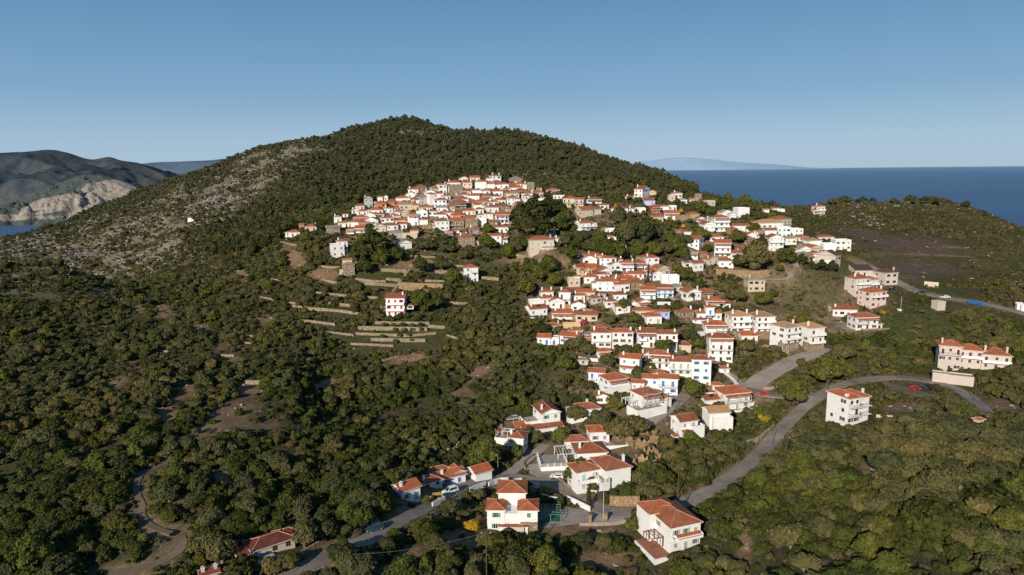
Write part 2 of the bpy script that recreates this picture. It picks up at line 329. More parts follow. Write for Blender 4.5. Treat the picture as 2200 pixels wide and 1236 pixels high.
Z_VILL = [(1000,460,200,75,-6),(830,480,120,45,-20),(1330,460,150,35),(1560,500,140,60,15),(1330,590,120,60),(1600,600,200,60),(1260,680,150,70),(1420,740,200,60),(1400,850,200,90),(1250,960,150,70),(1560,880,100,80),(1080,1080,160,60),(1740,700,140,40),(1850,640,60,60)]
PXG, PYG, _ = proj(np.stack([XX, YY, ZG], -1).reshape(-1, 3)); PXG = PXG.reshape(XX.shape); PYG = PYG.reshape(XX.shape)
def ground_color(px, py, x, y):
    n1 = fbm(x/14, y/14, 4)+.5; n2 = fbm(x/55+9, y/55, 3)+.5
    soil = np.array([.155, .112, .074]); brown = np.array([.085, .070, .045]); green = np.array([.062, .080, .024]); olive = np.array([.070, .074, .032]); burnt = np.array([.125, .092, .078]); dry = np.array([.16, .135, .072]); pale = np.array([.27, .22, .165])
    c = brown[None]*(1-n1)[:, None] + olive[None]*n1[:, None]
    far = np.clip((y-480)/200, 0, 1)
    c = c*(1-far[:, None]*.25)
    def mixin(c, w, k): return c*(1-w[:, None])+k[None]*w[:, None]
    c = mixin(c, zone(px, py, Z_VILL)*.8, soil*1.5)
    c = mixin(c, zone(px, py, Z_DRY)*.85*np.clip(n1*1.6, .3, 1), dry)
    c = mixin(c, zone(px, py, Z_BARE)*np.clip(n1*2, .5, 1), np.array([.235, .155, .10]))
    c = mixin(c, zone(px, py, Z_GREEN)*np.clip(n2*1.8, .5, 1), green)
    c = mixin(c, zone(px, py, Z_ROCK)*.75*np.clip(n1*2-.45, 0, 1), pale)
    right = np.clip((px-1700)/80, 0, 1)*np.clip((650-py)/60, 0, 1)
    c = mixin(c, right*.5, np.array([.075, .078, .03]))
    c = mixin(c, zone(px, py, Z_BURNT)*.95, burnt)
    vg = np.clip(1-(ROADM.ravel()-1.2)/2.6, 0, 1)*np.clip(n2*1.8, .35, 1) if len(x) == ROADM.size else np.zeros(len(x))
    c = mixin(c, vg*.8, np.array([.24, .18, .12]))
    return np.clip(c, 0, 1)
GC = ground_color(PXG.ravel(), PYG.ravel(), XX.ravel(), YY.ravel())
me = bpy.data.meshes.new('ground')
idx = np.arange(NY*NU).reshape(NY, NU)
q = np.stack([idx[:-1, :-1], idx[:-1, 1:], idx[1:, 1:], idx[1:, :-1]], -1).reshape(-1, 4)
me.vertices.add(NY*NU); me.vertices.foreach_set('co', np.stack([XX, YY, ZG], -1).astype('f').ravel())
me.loops.add(q.size); me.loops.foreach_set('vertex_index', q.ravel().astype('i'))
me.polygons.add(len(q)); me.polygons.foreach_set('loop_start', (np.arange(len(q))*4).astype('i')); me.polygons.foreach_set('use_smooth', np.ones(len(q), bool))
me.update(); me.validate()
ca = me.color_attributes.new('tint', 'FLOAT_COLOR', 'POINT'); ca.data.foreach_set('color', np.c_[GC, np.ones(len(GC))].astype('f').ravel())
t = NT('ground_mat'); at_ = t.n.new('ShaderNodeAttribute'); at_.attribute_name = 'tint'
n1 = t.noise(.5, 6, rough=.7); n2 = t.noise(2.5, 4); n3 = t.noise(.09, 4)
c = t.mix(1.0, at_.outputs['Color'], t.ramp(n1, [(.3, (.55, .56, .5)), (.5, (1, 1, 1)), (.68, (1.45, 1.4, 1.35))]), 'MULTIPLY')
c = t.mix(1.0, c, t.ramp(n2, [(.3, (.7, .7, .7)), (.7, (1.2, 1.2, 1.2))]), 'MULTIPLY')
c = t.mix(1.0, c, t.ramp(n3, [(.3, (.85, .9, .8)), (.7, (1.12, 1.06, 1.0))]), 'MULTIPLY')
t.col(c); t.bump(n2, .7, .35); t.b.inputs['Roughness'].default_value = 1; t.b.inputs['Specular IOR Level'].default_value = 0
me.materials.append(t.m); g = link('ground', me); tag(g, 'brown and olive hillside ground rising to the hilltop village and the wooded hill', 'terrain', kind='structure')
# ------------------------------------------------------------ road ribbons
for nm, w, mt, Q in RP:
    m = MB(); T = np.gradient(Q[:, :2], axis=0); T /= np.linalg.norm(T, axis=1)[:, None]+1e-9; N = np.stack([-T[:, 1], T[:, 0]], 1)
    jit = fbm(Q[:, 0]/3, Q[:, 1]/3, 2)*.35
    a = [(*(Q[i, :2]+N[i]*(w/2+jit[i])), Q[i, 2]+.06) for i in range(len(Q))]; b = [(*(Q[i, :2]-N[i]*(w/2-jit[i]*.7)), Q[i, 2]+.06) for i in range(len(Q))]
    for i in range(len(Q)-1):
        m.face([b[i], b[i+1], a[i+1], a[i]]) 
        for s_ in (a, b):
            p, r_ = s_[i], s_[i+1]; m.face([p, r_, (r_[0], r_[1], r_[2]-.5), (p[0], p[1], p[2]-.5)])
    o = m.build(nm, MATS['road_'+mt]); lab = {'road': 'worn grey asphalt road winding along the slope', 'lane': 'narrow pale concrete village lane between white houses', 'parking_area': 'pale concrete parking ground beside the houses', 'path': 'narrow trodden path on the hillside', 'dirt_track': 'light brown dirt track through the scrub'}[nm]
    tag(o, lab, nm.replace('_', ' '), kind='structure')
# ------------------------------------------------------------ sea
m = MB(); m.face([(-90000, 300, 0), (90000, 300, 0), (90000, 82000, 0), (-90000, 82000, 0)])
t = NT('sea_water'); tc = t.pos()
sp = t.n.new('ShaderNodeSeparateXYZ'); t.l.new(tc, sp.inputs[0])
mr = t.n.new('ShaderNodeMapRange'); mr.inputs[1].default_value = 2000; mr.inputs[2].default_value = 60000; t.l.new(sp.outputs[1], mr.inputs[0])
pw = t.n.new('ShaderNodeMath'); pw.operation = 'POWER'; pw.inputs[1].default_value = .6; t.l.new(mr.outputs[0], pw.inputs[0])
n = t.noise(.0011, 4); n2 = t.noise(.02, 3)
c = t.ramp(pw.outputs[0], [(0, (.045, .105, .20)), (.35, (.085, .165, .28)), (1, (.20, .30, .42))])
c = t.mix(1.0, c, t.ramp(n, [(.35, (.9, .9, .92)), (.65, (1.08, 1.06, 1.04))]), 'MULTIPLY')
c = t.mix(1.0, c, t.ramp(n2, [(.3, (.94, .94, .95)), (.7, (1.05, 1.05, 1.05))]), 'MULTIPLY')
t.col(c); t.b.inputs['Roughness'].default_value = .55; t.b.inputs['Specular IOR Level'].default_value = .25
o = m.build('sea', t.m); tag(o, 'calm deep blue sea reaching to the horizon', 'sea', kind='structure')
# ------------------------------------------------------------ far land: ridges given as skyline points (photo) at a distance, with a depth profile
def far_land(name, sky, Yc, depth_front, mat, label, amp=30, step=14, foot=0, back=900, seed=0, sc=400., ny=90, shape=1.0):
    pxs = np.arange(sky[0][0], sky[-1][0]+1, step/ (1 if Yc < 5000 else 1)); pys = pchip([p[0] for p in sky], [p[1] for p in sky], pxs)
    U = []; H = []
    for a, b in zip(pxs, pys):
        r = ray(a, b); U.append(r[0]/r[1]); H.append(ZC+r[2]/r[1]*Yc)
    U = np.array(U); H = np.array(H); tt = np.linspace(0, 1, ny)
    V = []; 
    Yv = np.r_[Yc-depth_front*(1-tt), Yc+np.linspace(back/12, back, 12)]
    X2 = U[None, :]*Yc*np.ones((len(Yv), 1)); Y2 = np.repeat(Yv[:, None], len(U), 1)
    f = np.r_[tt**shape, 1-np.linspace(1/12, 1, 12)**1.3][:, None]
    rid = 1-np.abs(fbm(X2/sc+seed, Y2/sc, 5)*2.0); 
    Z2 = foot + (H[None, :]-foot)*f + (rid-.75)*amp*np.sin(np.clip(f, 0, 1)*math.pi*.99)**.8*2.2
    n, k = Z2.shape; idx = np.arange(n*k).reshape(n, k)
    q = np.stack([idx[:-1, :-1], idx[:-1, 1:], idx[1:, 1:], idx[1:, :-1]], -1).reshape(-1, 4)
    me = bpy.data.meshes.new(name); me.from_pydata(np.stack([X2, Y2, Z2], -1).reshape(-1, 3).tolist(), [], q.tolist())
    me.materials.append(mat); me.update(); me.polygons.foreach_set('use_smooth', np.ones(len(q), bool))
    o = link(name, me); tag(o, label, 'hills', kind='structure'); return o
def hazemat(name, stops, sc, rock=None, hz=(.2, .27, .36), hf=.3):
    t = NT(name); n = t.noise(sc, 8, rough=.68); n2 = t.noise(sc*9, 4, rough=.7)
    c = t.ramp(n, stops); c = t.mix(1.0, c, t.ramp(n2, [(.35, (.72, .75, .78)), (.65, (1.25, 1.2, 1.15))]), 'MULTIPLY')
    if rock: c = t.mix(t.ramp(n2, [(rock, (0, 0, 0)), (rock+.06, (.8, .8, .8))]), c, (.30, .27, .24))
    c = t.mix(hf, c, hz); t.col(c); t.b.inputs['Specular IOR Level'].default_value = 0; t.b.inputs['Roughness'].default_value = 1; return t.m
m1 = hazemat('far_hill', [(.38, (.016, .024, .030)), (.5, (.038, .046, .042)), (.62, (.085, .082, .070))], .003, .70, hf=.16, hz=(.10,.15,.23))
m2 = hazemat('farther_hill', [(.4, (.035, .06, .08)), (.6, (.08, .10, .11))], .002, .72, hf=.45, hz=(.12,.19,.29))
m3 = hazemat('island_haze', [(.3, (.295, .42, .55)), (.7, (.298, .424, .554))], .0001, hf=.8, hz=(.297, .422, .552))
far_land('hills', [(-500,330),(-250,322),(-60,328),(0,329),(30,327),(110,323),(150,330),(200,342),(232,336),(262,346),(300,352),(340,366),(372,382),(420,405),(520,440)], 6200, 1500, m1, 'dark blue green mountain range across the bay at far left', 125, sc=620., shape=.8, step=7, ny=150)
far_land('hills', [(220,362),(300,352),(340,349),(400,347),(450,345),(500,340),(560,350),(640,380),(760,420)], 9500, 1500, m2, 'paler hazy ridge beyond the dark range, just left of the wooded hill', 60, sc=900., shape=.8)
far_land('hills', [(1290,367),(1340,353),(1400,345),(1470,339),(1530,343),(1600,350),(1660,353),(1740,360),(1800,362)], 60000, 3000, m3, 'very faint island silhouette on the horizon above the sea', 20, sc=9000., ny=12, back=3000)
# limestone headland
t = NT('limestone'); n = t.noise(.012, 8, rough=.7); n2 = t.noise(.05, 6, rough=.75); n3 = t.noise(.004, 5)
geo = t.n.new('ShaderNodeNewGeometry'); sx = t.n.new('ShaderNodeSeparateXYZ'); t.l.new(geo.outputs['Position'], sx.inputs[0])
c = t.ramp(n2, [(.3, (.16, .125, .095)), (.5, (.36, .30, .235)), (.7, (.52, .45, .365))])
g_ = t.ramp(n2, [(.3, (.045, .06, .045)), (.6, (.09, .10, .075)), (.72, (.25, .23, .19))])
ax = t.n.new('ShaderNodeAttribute'); ax.attribute_name = 'green'
ad = t.n.new('ShaderNodeMath'); ad.operation = 'ADD'; t.l.new(ax.outputs['Fac'], ad.inputs[0]); t.l.new(n, ad.inputs[1])
c = t.mix(t.ramp(ad.outputs[0], [(.88, (0, 0, 0)), (1.02, (1, 1, 1))]), c, g_); t.col(t.mix(.12, c, (.2, .27, .36))); t.bump(n2, 1, 14); t.b.inputs['Specular IOR Level'].default_value = 0
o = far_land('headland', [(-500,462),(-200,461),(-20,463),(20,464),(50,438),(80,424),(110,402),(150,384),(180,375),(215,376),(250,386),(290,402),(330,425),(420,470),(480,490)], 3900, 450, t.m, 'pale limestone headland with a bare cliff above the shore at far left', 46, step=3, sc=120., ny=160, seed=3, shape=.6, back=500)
v = np.zeros(len(o.data.vertices)*3); o.data.vertices.foreach_get('co', v); v = v.reshape(-1, 3)
hx, hy, _ = proj(v)
gr = .75*(1-zone(hx, hy, [(215,440,75,52,-25),(110,440,70,16,-15),(262,412,40,22,20),(150,468,220,6,0),(20,466,60,5),(-100,468,200,8)], .3))
gr = np.clip(gr + .45*zone(hx, hy, [(215,376,90,8,0),(120,470,60,9),(200,385,20,6)], .5), 0, 1)
at2 = o.data.attributes.new('green', 'FLOAT', 'POINT'); at2.data.foreach_set('value', gr.astype('f'))
# ------------------------------------------------------------ houses
WIN = {}
def win_mesh(kind, w, h, sc, near):
    k = (kind, round(w, 1), round(h, 1), sc, near)
    if k in WIN: return WIN[k]
    m = MB(); w, h = k[1], k[2]; x = w/2
    if kind == 'glass':       # pane in a frame
        m.box(-x, x, -.03, .1, 0, h, 0)
        f = .08
        for a in ((-x-f, -x, 0, h), (x, x+f, 0, h), (-x-f, x+f, h, h+f), (-x-f, x+f, -f, 0), (-.03, .03, 0, h)): m.box(a[0], a[1], -.07, .1, a[2], a[3], 1)
    elif kind == 'closed':    # shutters shut
        m.box(-x, -.02, -.09, .1, 0, h, 2); m.box(.02, x, -.09, .1, 0, h, 2); m.box(-x-.07, x+.07, -.05, .1, h, h+.08, 1)
        m.box(-x-.07, x+.07, -.12, .1, -.07, 0, 1)
    elif kind == 'open':      # pane + open leaves (far houses)
        m.box(-x, x, -.03, .1, 0, h, 0); m.box(-x-w*.5, -x, -.1, -.01, 0, h, 2); m.box(x, x+w*.5, -.1, -.01, 0, h, 2)
    elif kind == 'door':
        m.box(-x, x, -.07, .1, 0, h, 2); m.box(-x-.1, -x, -.1, .1, 0, h+.1, 1); m.box(x, x+.1, -.1, .1, 0, h+.1, 1); m.box(-x, x, -.1, .1, h, h+.1, 1)
    elif kind == 'leaf':
        m.box(0, w, -.1, -.03, 0, h, 2)
        for i in range(4): m.box(.06, w-.06, -.115, -.1, h*(.08+i*.24), h*(.08+i*.24)+.05, 2)
    d = m.mesh(kind if kind != 'leaf' else 'shutter', [MATS['glass'], MATS['white_trim'], MATS['shutter_'+sc]]); WIN[k] = d; return d
def roof_mesh(m, x0, x1, y0, y1, z, typ, o, caps=None, pitch=.40, mi=0):
    X0, X1, Y0, Y1 = x0-o, x1+o, y0-o, y1+o; w, d = X1-X0, Y1-Y0; t = .14
    def uvf(P, up):           # v up the slope
        P = [Vector(p) for p in P]; n = (P[1]-P[0]).cross(P[2]-P[0]).normalized(); ax = Vector((0, 0, 1)).cross(n); ax = ax.normalized() if ax.length > 1e-4 else Vector((1, 0, 0)); ay = n.cross(ax)
        return [(p.dot(ax), p.dot(ay)) for p in P]
    A, B, C_, D_ = (X0, Y0, z), (X1, Y0, z), (X1, Y1, z), (X0, Y1, z)
    def F_(P): m.face(P, mi, uvf(P, 1))
    edges = []
    if typ == 'h':
        r = min(w, d)/2*pitch
        if w >= d: r1, r2 = (X0+d/2, (Y0+Y1)/2, z+r), (X1-d/2-.01, (Y0+Y1)/2, z+r); F_([A, B, r2, r1]); F_([B, C_, r2]); F_([C_, D_, r1, r2]); F_([D_, A, r1]); edges = [(A, r1), (D_, r1), (B, r2), (C_, r2), (r1, r2)]
        else: r1, r2 = ((X0+X1)/2, Y0+w/2, z+r), ((X0+X1)/2, Y1-w/2, z+r); F_([A, B, r1]); F_([B, C_, r2, r1]); F_([C_, D_, r2]); F_([D_, A, r1, r2]); edges = [(A, r1), (B, r1), (D_, r2), (C_, r2), (r1, r2)]
        top = z+r
    elif typ == 'x':
        r = d/2*pitch; r1, r2 = (X0, (Y0+Y1)/2, z+r), (X1, (Y0+Y1)/2, z+r); F_([A, B, r2, r1]); F_([C_, D_, r1, r2]); edges = [(r1, r2)]; top = z+r
        lo = [(X0, Y0, z-t), (X0, (Y0+Y1)/2, z+r-t), (X0, Y1, z-t)]
        m.face([A, r1, lo[1], lo[0]], 1); m.face([r1, D_, lo[2], lo[1]], 1); lo = [(X1, p[1], p[2]) for p in lo]; m.face([r2, B, lo[0], lo[1]], 1); m.face([C_, r2, lo[1], lo[2]], 1)
    elif typ == 'y':
        r = w/2*pitch; r1, r2 = ((X0+X1)/2, Y0, z+r), ((X0+X1)/2, Y1, z+r); F_([D_, A, r1, r2]); F_([B, C_, r2, r1]); edges = [(r1, r2)]; top = z+r
        m.face([A, ((X0+X1)/2, Y0, z+r-t), r1], 1); m.face([B, r1, ((X0+X1)/2, Y0, z+r-t)], 1)
        m.face([A, (X0, Y0, z-t), ((X0+X1)/2, Y0, z+r-t)], 1); m.face([B, ((X0+X1)/2, Y0, z+r-t), (X1, Y0, z-t)], 1)
    elif typ == 'm':
        r = d*pitch*.75; C2, D2 = (X1, Y1, z+r), (X0, Y1, z+r); F_([A, B, C2, D2]); m.face([B, (X1, Y1, z), C2], 1); m.face([D_, A, D2], 1); m.face([C2, (X1, Y1, z), D_, D2], 1); top = z+r
    # eave board
    for p, q in ((A, B), (B, C_), (C_, D_), (D_, A)):
        if typ == 'x' and (p, q) in ((B, C_), (D_, A)): continue
        if typ == 'y' and (p, q) in ((A, B), (C_, D_)): continue
        m.face([(p[0], p[1], z-t), (q[0], q[1], z-t), q, p], 1)
    m.face([(X0, Y1, z-t), (X1, Y1, z-t), (X1, Y0, z-t), (X0, Y0, z-t)], 1)
    if caps is not None:
        for a, b in edges: caps.bar((a[0], a[1], a[2]+.03), (b[0], b[1], b[2]+.03), .09, 0, 5)
    return top
HOUSES = []      # (px box, distance, xy, radius, label)
PENDING = []
def side_tf(side, x0, x1, y0, y1):
    # position along a wall -> local point and rotation; wall outward normal is local -y of the window
    if side == 'F': return lambda t: (x0+(x1-x0)*t, y0, 0), x1-x0
    if side == 'R': return lambda t: (x1, y0+(y1-y0)*t, math.pi/2), y1-y0
    if side == 'L': return lambda t: (x0, y1-(y1-y0)*t, -math.pi/2), y1-y0
def block(rt, k, near, B):
    x, y, z0, w, h, d = [v*k for v in B['g']]; x0, x1, y0, y1 = x-w/2, x+w/2, y, y+d
    roof, wc, sc, op = B['roof'], B['wall'], B['sh'], B['op']
    m = MB(); zb = z0 if z0 > .1 else -5.0
    z1 = z0+h
    m.box(x0, x1, y0, y1, zb, z1, 0, top=(roof[0] in 'fn'))
    if roof[0] in 'xy':       # gable triangles
        o = 0; p = .40
        if roof[0] == 'x':
            r = (d)/2*p
            for X in (x0, x1): m.face([(X, y0, z1), (X, y1, z1), (X, (y0+y1)/2, z1+r)] if X == x1 else [(X, y1, z1), (X, y0, z1), (X, (y0+y1)/2, z1+r)])
        else:
            r = w/2*p
            for Y in (y0, y1): m.face([(x0, Y, z1), (x1, Y, z1), ((x0+x1)/2, Y, z1+r)] if Y == y0 else [(x1, Y, z1), (x0, Y, z1), ((x0+x1)/2, Y, z1+r)])
    if near and wc == 'w' and roof[0] in 'hxy': m.box(x0-.07, x1+.07, y0-.07, y1+.07, z1-.45, z1-.28, 1)
    if roof[0] == 'f':        # parapet
        t = .2; ph = .45
        for a in ((x0, x1, y0, y0+t), (x0, x1, y1-t, y1), (x0, x0+t, y0+t, y1-t), (x1-t, x1, y0+t, y1-t)): m.box(*a, z1+.002, z1+ph, 0)
    wl = m.build('wall', [MATS['wall_'+wc], MATS['white_trim']], rt)
    rf = None; top = z1
    if roof[0] in 'hxym':
        rm = MB(); caps = MB() if near else None
        ov = .45 if roof[0] != 'm' else .2
        top = roof_mesh(rm, x0, x1, y0, y1, z1+.02, roof[0], ov, caps)
        rf = rm.build('roof', [MATS['roof_'+roof[1]], MATS['white_trim'] if near else MATS['wall_'+wc]], rt)
        if near: caps.build('ridge_tiles', MATS['ridge'], rf)
    elif roof[0] == 'f' and near:
        tm = MB(); tm.box(x0+.2, x1-.2, y0+.2, y1-.2, z1-.1, z1+.04, 0); rf = tm.build('roof_terrace', MATS['concrete'], rt)
    for i, c in enumerate(c for c in op if c in 'CKQ'):
        cx = {'C': x0+w*.14, 'K': x1-w*.12, 'Q': x0+w*.5}[c]; cy = y0+d*(.3 if c != 'Q' else .62); m = MB(); s = .32; zt = top+.7
        m.box(cx-s, cx+s, cy-s*.8, cy+s*.8, z1-.3, zt, 0); m.box(cx-s-.08, cx+s+.08, cy-s*.8-.08, cy+s*.8+.08, zt-.15, zt, 1) if near else None
        if near: m.box(cx-s*.6, cx+s*.6, cy-s*.5, cy+s*.5, zt, zt+.22, 0)
        m.build('chimney', [MATS['wall_w' if wc in 'wsp' else 'wall_c'], MATS['white_trim']], rf or rt)
    if 'S' in op and rf:
        m = MB(); cx = x0+w*.55; cy = y0+d*.3; zz = z1+.40*(cy-y0+.45)+.1; m.face([(cx-.9, cy-.7, zz-.2), (cx+.9, cy-.7, zz-.2), (cx+.9, cy+.6, zz+.45), (cx-.9, cy+.6, zz+.45)]); m.bar((cx-1, cy+.75, zz+.7), (cx+1, cy+.75, zz+.7), .28, 1, 8)
        m.build('solar_heater', [MATS['glass'], MATS['white_trim']], rf)
    fl = max(1, int(round(h/2.9))) if h > 3.6 else 1; fh = h/fl
    rs = random.Random(int(B['seed']*7919))
    bal = set()
    for c, q in (('B', fl-1), ('b', max(0, fl-2))):
        if c in op and q >= (0 if z0 > .1 else 1): bal.add(q)
    if 'P' not in op:
        for side in 'FLR':
            if side == 'L' and 'l' in op: continue
            if side == 'R' and 'r' in op: continue
            if side != 'F' and h < 2.0: continue
            tf, L = side_tf(side, x0, x1, y0, y1)
            n = max(1, int(round(L/(3.1 if side == 'F' else 3.8))))
            if L < 1.4: continue
            for f in range(fl):
                zf = z0+f*fh
                if 'T' in op and f == 0 and fl > 1 and side != 'F': continue
                for i in range(n):
                    tt = (i+.5)/n + rs.uniform(-.04, .04)/n
                    if side != 'F' and rs.random() < .35: continue
                    if side == 'F' and rs.random() < .08 and n > 1: continue
                    isdoor = side == 'F' and ((f in bal and rs.random() < .75) or (f == 0 and i == (n//2) and rs.random() < .6 and z0 < .1))
                    ww, wh = (1.0, 2.05) if isdoor else (.95, 1.25)
                    ww = min(ww, L*.5); wh = min(wh, fh-.75)
                    if wh < .4: continue
                    wz = zf+.12 if isdoor else zf+fh*.5-wh*.42
                    px_, py_, rz = tf(tt)
                    if sc == 'k': kind = 'glass'
                    elif isdoor: kind = 'door' if not near else rs.choice(['door', 'closed'])
                    else: kind = 'closed' if rs.random() < .55 else ('open' if not near else 'glass')
                    o = link('door' if kind == 'door' else 'window', win_mesh(kind, ww, wh, sc, near), rt); o.location = (px_, py_, wz); o.rotation_euler = (0, 0, rz)
                    if near and kind == 'glass' and sc != 'k':
                        for sgn in (0, 1):
                            s_ = link('shutter', win_mesh('leaf', ww/2, wh, sc, near), o); s_.location = (ww/2+.02, 0, 0) if sgn else (-ww-.02, 0, 0)
    for f in bal:             # balcony across the front (or part)
        zf = z0+f*fh; a, b = (x0+.05, x1-.05) if 'h' not in op else (x0+w*.48, x1-.05)
        if 'j' in op: a, b = x0+.05, x0+w*.52
        dep = 1.3; m = MB(); m.box(a, b, y0-dep, y0-.01, zf-.16, zf, 0); bo = m.build('balcony', MATS['white_trim'], rt)
        m = MB(); rw = 'R' not in op
        zt = zf+.95; P = [(a, y0-.05), (a, y0-dep+.05), (b, y0-dep+.05), (b, y0-.05)]
        for p, q_ in zip(P, P[1:]):
            m.bar((*p, zt), (*q_, zt), .045); m.bar((*p, zf+.15), (*q_, zf+.15), .03)
            L = math.dist(p, q_); nn = max(2, int(L/(.45 if near else .9)))
            for i in range(nn+1): t_ = i/nn; c = (p[0]+(q_[0]-p[0])*t_, p[1]+(q_[1]-p[1])*t_); m.bar((*c, zf), (*c, zt), .025 if near else .04, 0, 3)
        if 'W' in op:
            m = MB()
            for p, q_ in zip(P, P[1:]): m.box(min(p[0], q_[0])-.06, max(p[0], q_[0])+.06, min(p[1], q_[1])-.06, max(p[1], q_[1])+.06, zf+.003, zf+.95, 0)
        m.build('railing', MATS['white_trim' if 'W' in op else ('wood' if 'N' in op else 'rail_white' if sc in 'bagt' else 'rail_metal')], bo)
    for c, zf in (('A', z0+h-.55), ('a', z0+fh*.97)):   # tiled awning strip
        if c in op:
            m = MB(); a, b = (x0+w*.02, x1-w*.02) if fl > 1 or c == 'A' else (x0+w*.2, x0+w*.8)
            P = [(a, y0-1.5, zf-.45), (b, y0-1.5, zf-.45), (b, y0, zf+.12), (a, y0, zf+.12)]
            m.face(P, 0, [(p[0], p[1]) for p in P]); Q = [(p[0], p[1], p[2]-.1) for p in P]
            for i in range(4): j = (i+1) % 4; m.face([Q[i], Q[j], P[j], P[i]], 1)
            m.face(list(reversed(Q)), 1); m.build('awning', [MATS['roof_r' if roof[1:2] != 'b' else 'roof_b'], MATS['white_trim']], rt)
            if c == 'A' and fl > 1 or near:
                m = MB()
                for X in (a+.1, (a+b)/2, b-.1): m.bar((X, y0-1.4, zf-fh+.55), (X, y0-1.4, zf-.45), .06)
                m.build('porch_post', MATS['wood' if sc in 'nk' else 'white_trim'], rt)
    return x0, x1, z1, top
def pergola(rt, k, x, y, z0, w, h, d, sc):
    x, y, z0, w, h, d = [v*k for v in (x, y, z0, w, h, d)]
    m = MB(); x0, x1, y1 = x-w/2, x+w/2, y+d; n = max(3, int(w/.8)); t = .08
    for i in range(n+1): X = x0+(x1-x0)*i/n; m.box(X-.05, X+.05, y-.2, y1+.2, z0+h+.16, z0+h+.28)
    for Y in (y, y1): m.box(x0-.2, x1+.2, Y-.07, Y+.07, z0+h, z0+h+.155)
    for X in (x0, (x0+x1)/2, x1):
        for Y in (y, y1): m.box(X-t, X+t, Y-t, Y+t, z0-4 if z0 < .1 else z0, z0+h-.003)
    m.build('pergola', MATS['rail_white' if sc != 'n' else 'wood'], rt)
def terrace(rt, k, x, y, z0, w, h, d, wc, rail):
    x, y, z0, w, h, d = [v*k for v in (x, y, z0, w, h, d)]
    m = MB(); x0, x1, y1 = x-w/2, x+w/2, y+d
    m.box(x0, x1, y, y1, -5, z0+h, 0); t = .25; ph = .8
    if rail == 'W':
        for a in ((x0, x1, y, y+t), (x0, x0+t, y+t, y1), (x1-t, x1, y+t, y1)): m.box(*a, z0+h+.003, z0+h+ph, 0)
    o = m.build('terrace', MATS['wall_'+wc], rt)
    m = MB(); m.box(x0+.26, x1-.26, y+.26, y1, z0+h-.1, z0+h+.05); m.build('terrace_floor', MATS['concrete' if rail != 'T' else 'terracotta'], o)
    if rail in 'Rr':
        m = MB(); zt = z0+h+.9; P = [(x0+.1, y1), (x0+.1, y+.1), (x1-.1, y+.1), (x1-.1, y1)]
        for p, q_ in zip(P, P[1:]):
            for zz in (.35, .62, .9): m.bar((*p, z0+h+zz), (*q_, z0+h+zz), .05 if rail == 'R' else .025)
            L = math.dist(p, q_); nn = max(2, int(L/1.8))
            for i in range(nn+1): t_ = i/nn; c = (p[0]+(q_[0]-p[0])*t_, p[1]+(q_[1]-p[1])*t_); m.box(c[0]-.13, c[0]+.13, c[1]-.13, c[1]+.13, z0+h, z0+h+1.05)
        m.build('railing', MATS['rail_white'], o)
WN = {'w': 'white', 'c': 'cream', 'p': 'pinkish', 'y': 'yellow', 'l': 'lilac', 'g': 'grey', 'o': 'orange', 'e': 'olive yellow', 's': 'stone', 'd': 'beige'}
RN = {'r': 'red tiled', 'o': 'orange tiled', 's': 'grey slate', 'b': 'dark brown', 'd': 'dark red'}
SN = {'b': 'blue', 'g': 'green', 'n': 'brown', 'r': 'red', 'a': 'pale aqua', 'v': 'violet', 't': 'grey'}
def house(main, extra, label):
    px, py, w, h, d, rot = main['p']
    if py < 760 and w < 60: w *= 1.12 if py < 560 else 1.14 if w < 36 else 1.0; d *= 1.3; h *= 1.04
    P = at(px, py); k = unit(P)
    dep = math.atan2(ZC-P[2], P[1]); kz = k/max(.8, math.cos(dep))
    near = P[1] < 305
    rt = root('house', P, R(rot)-math.atan2(P[0], P[1])*0.0)
    main['g'] = (0, 0, 0, w, h*kz/k, d)
    x0, x1, z1, top = block(rt, k, near, main); X0, X1, TT = x0, x1, top
    for e in extra:
        g = e['g']; g = (g[0], g[1], g[2]*kz/k, g[3], g[4]*kz/k, g[5])
        if e['roof'] == 'P': pergola(rt, k, *g, e['sh']); 
        elif e['roof'][0] == 'T': terrace(rt, k, *g, e['wall'], e['roof'][1])
        else:
            e['g'] = g; a, b, c, t = block(rt, k, near, e); TT = max(TT, t)
        X0 = min(X0, (g[0]-g[3]/2)*k); X1 = max(X1, (g[0]+g[3]/2)*k)
    fl = max(1, int(round(main['g'][4]*k/2.9)))
    rd = {'h': 'hipped', 'x': 'gabled', 'y': 'gable fronted', 'm': 'sloping'}.get(main['roof'][0])
    desc = '%s %s' % (['', 'low', 'two storey', 'three storey', 'tall', 'tall', 'tall'][min(fl, 6)], WN[main['wall']])
    rdesc = ('with %s %s roof' % (rd, RN[main['roof'][1]])) if rd else ('with flat roof' if main['roof'][0] == 'f' else 'open ruin without roof')
    cx = (X0+X1)/2
    HOUSES.append(dict(o=rt, P=P, px=px, py=py, x0=px+X0/k-3, x1=px+X1/k+3, y0=py-TT/kz-2, y1=py, rad=max(X1-X0, d*k)*.55, D=P[1], label=label, desc=desc, rdesc=rdesc, sh=main['sh'], loc=(math.cos(R(rot)), math.sin(R(rot))), X0=X0-1, X1=X1+1, dd=d*k+1.5))
    return rt
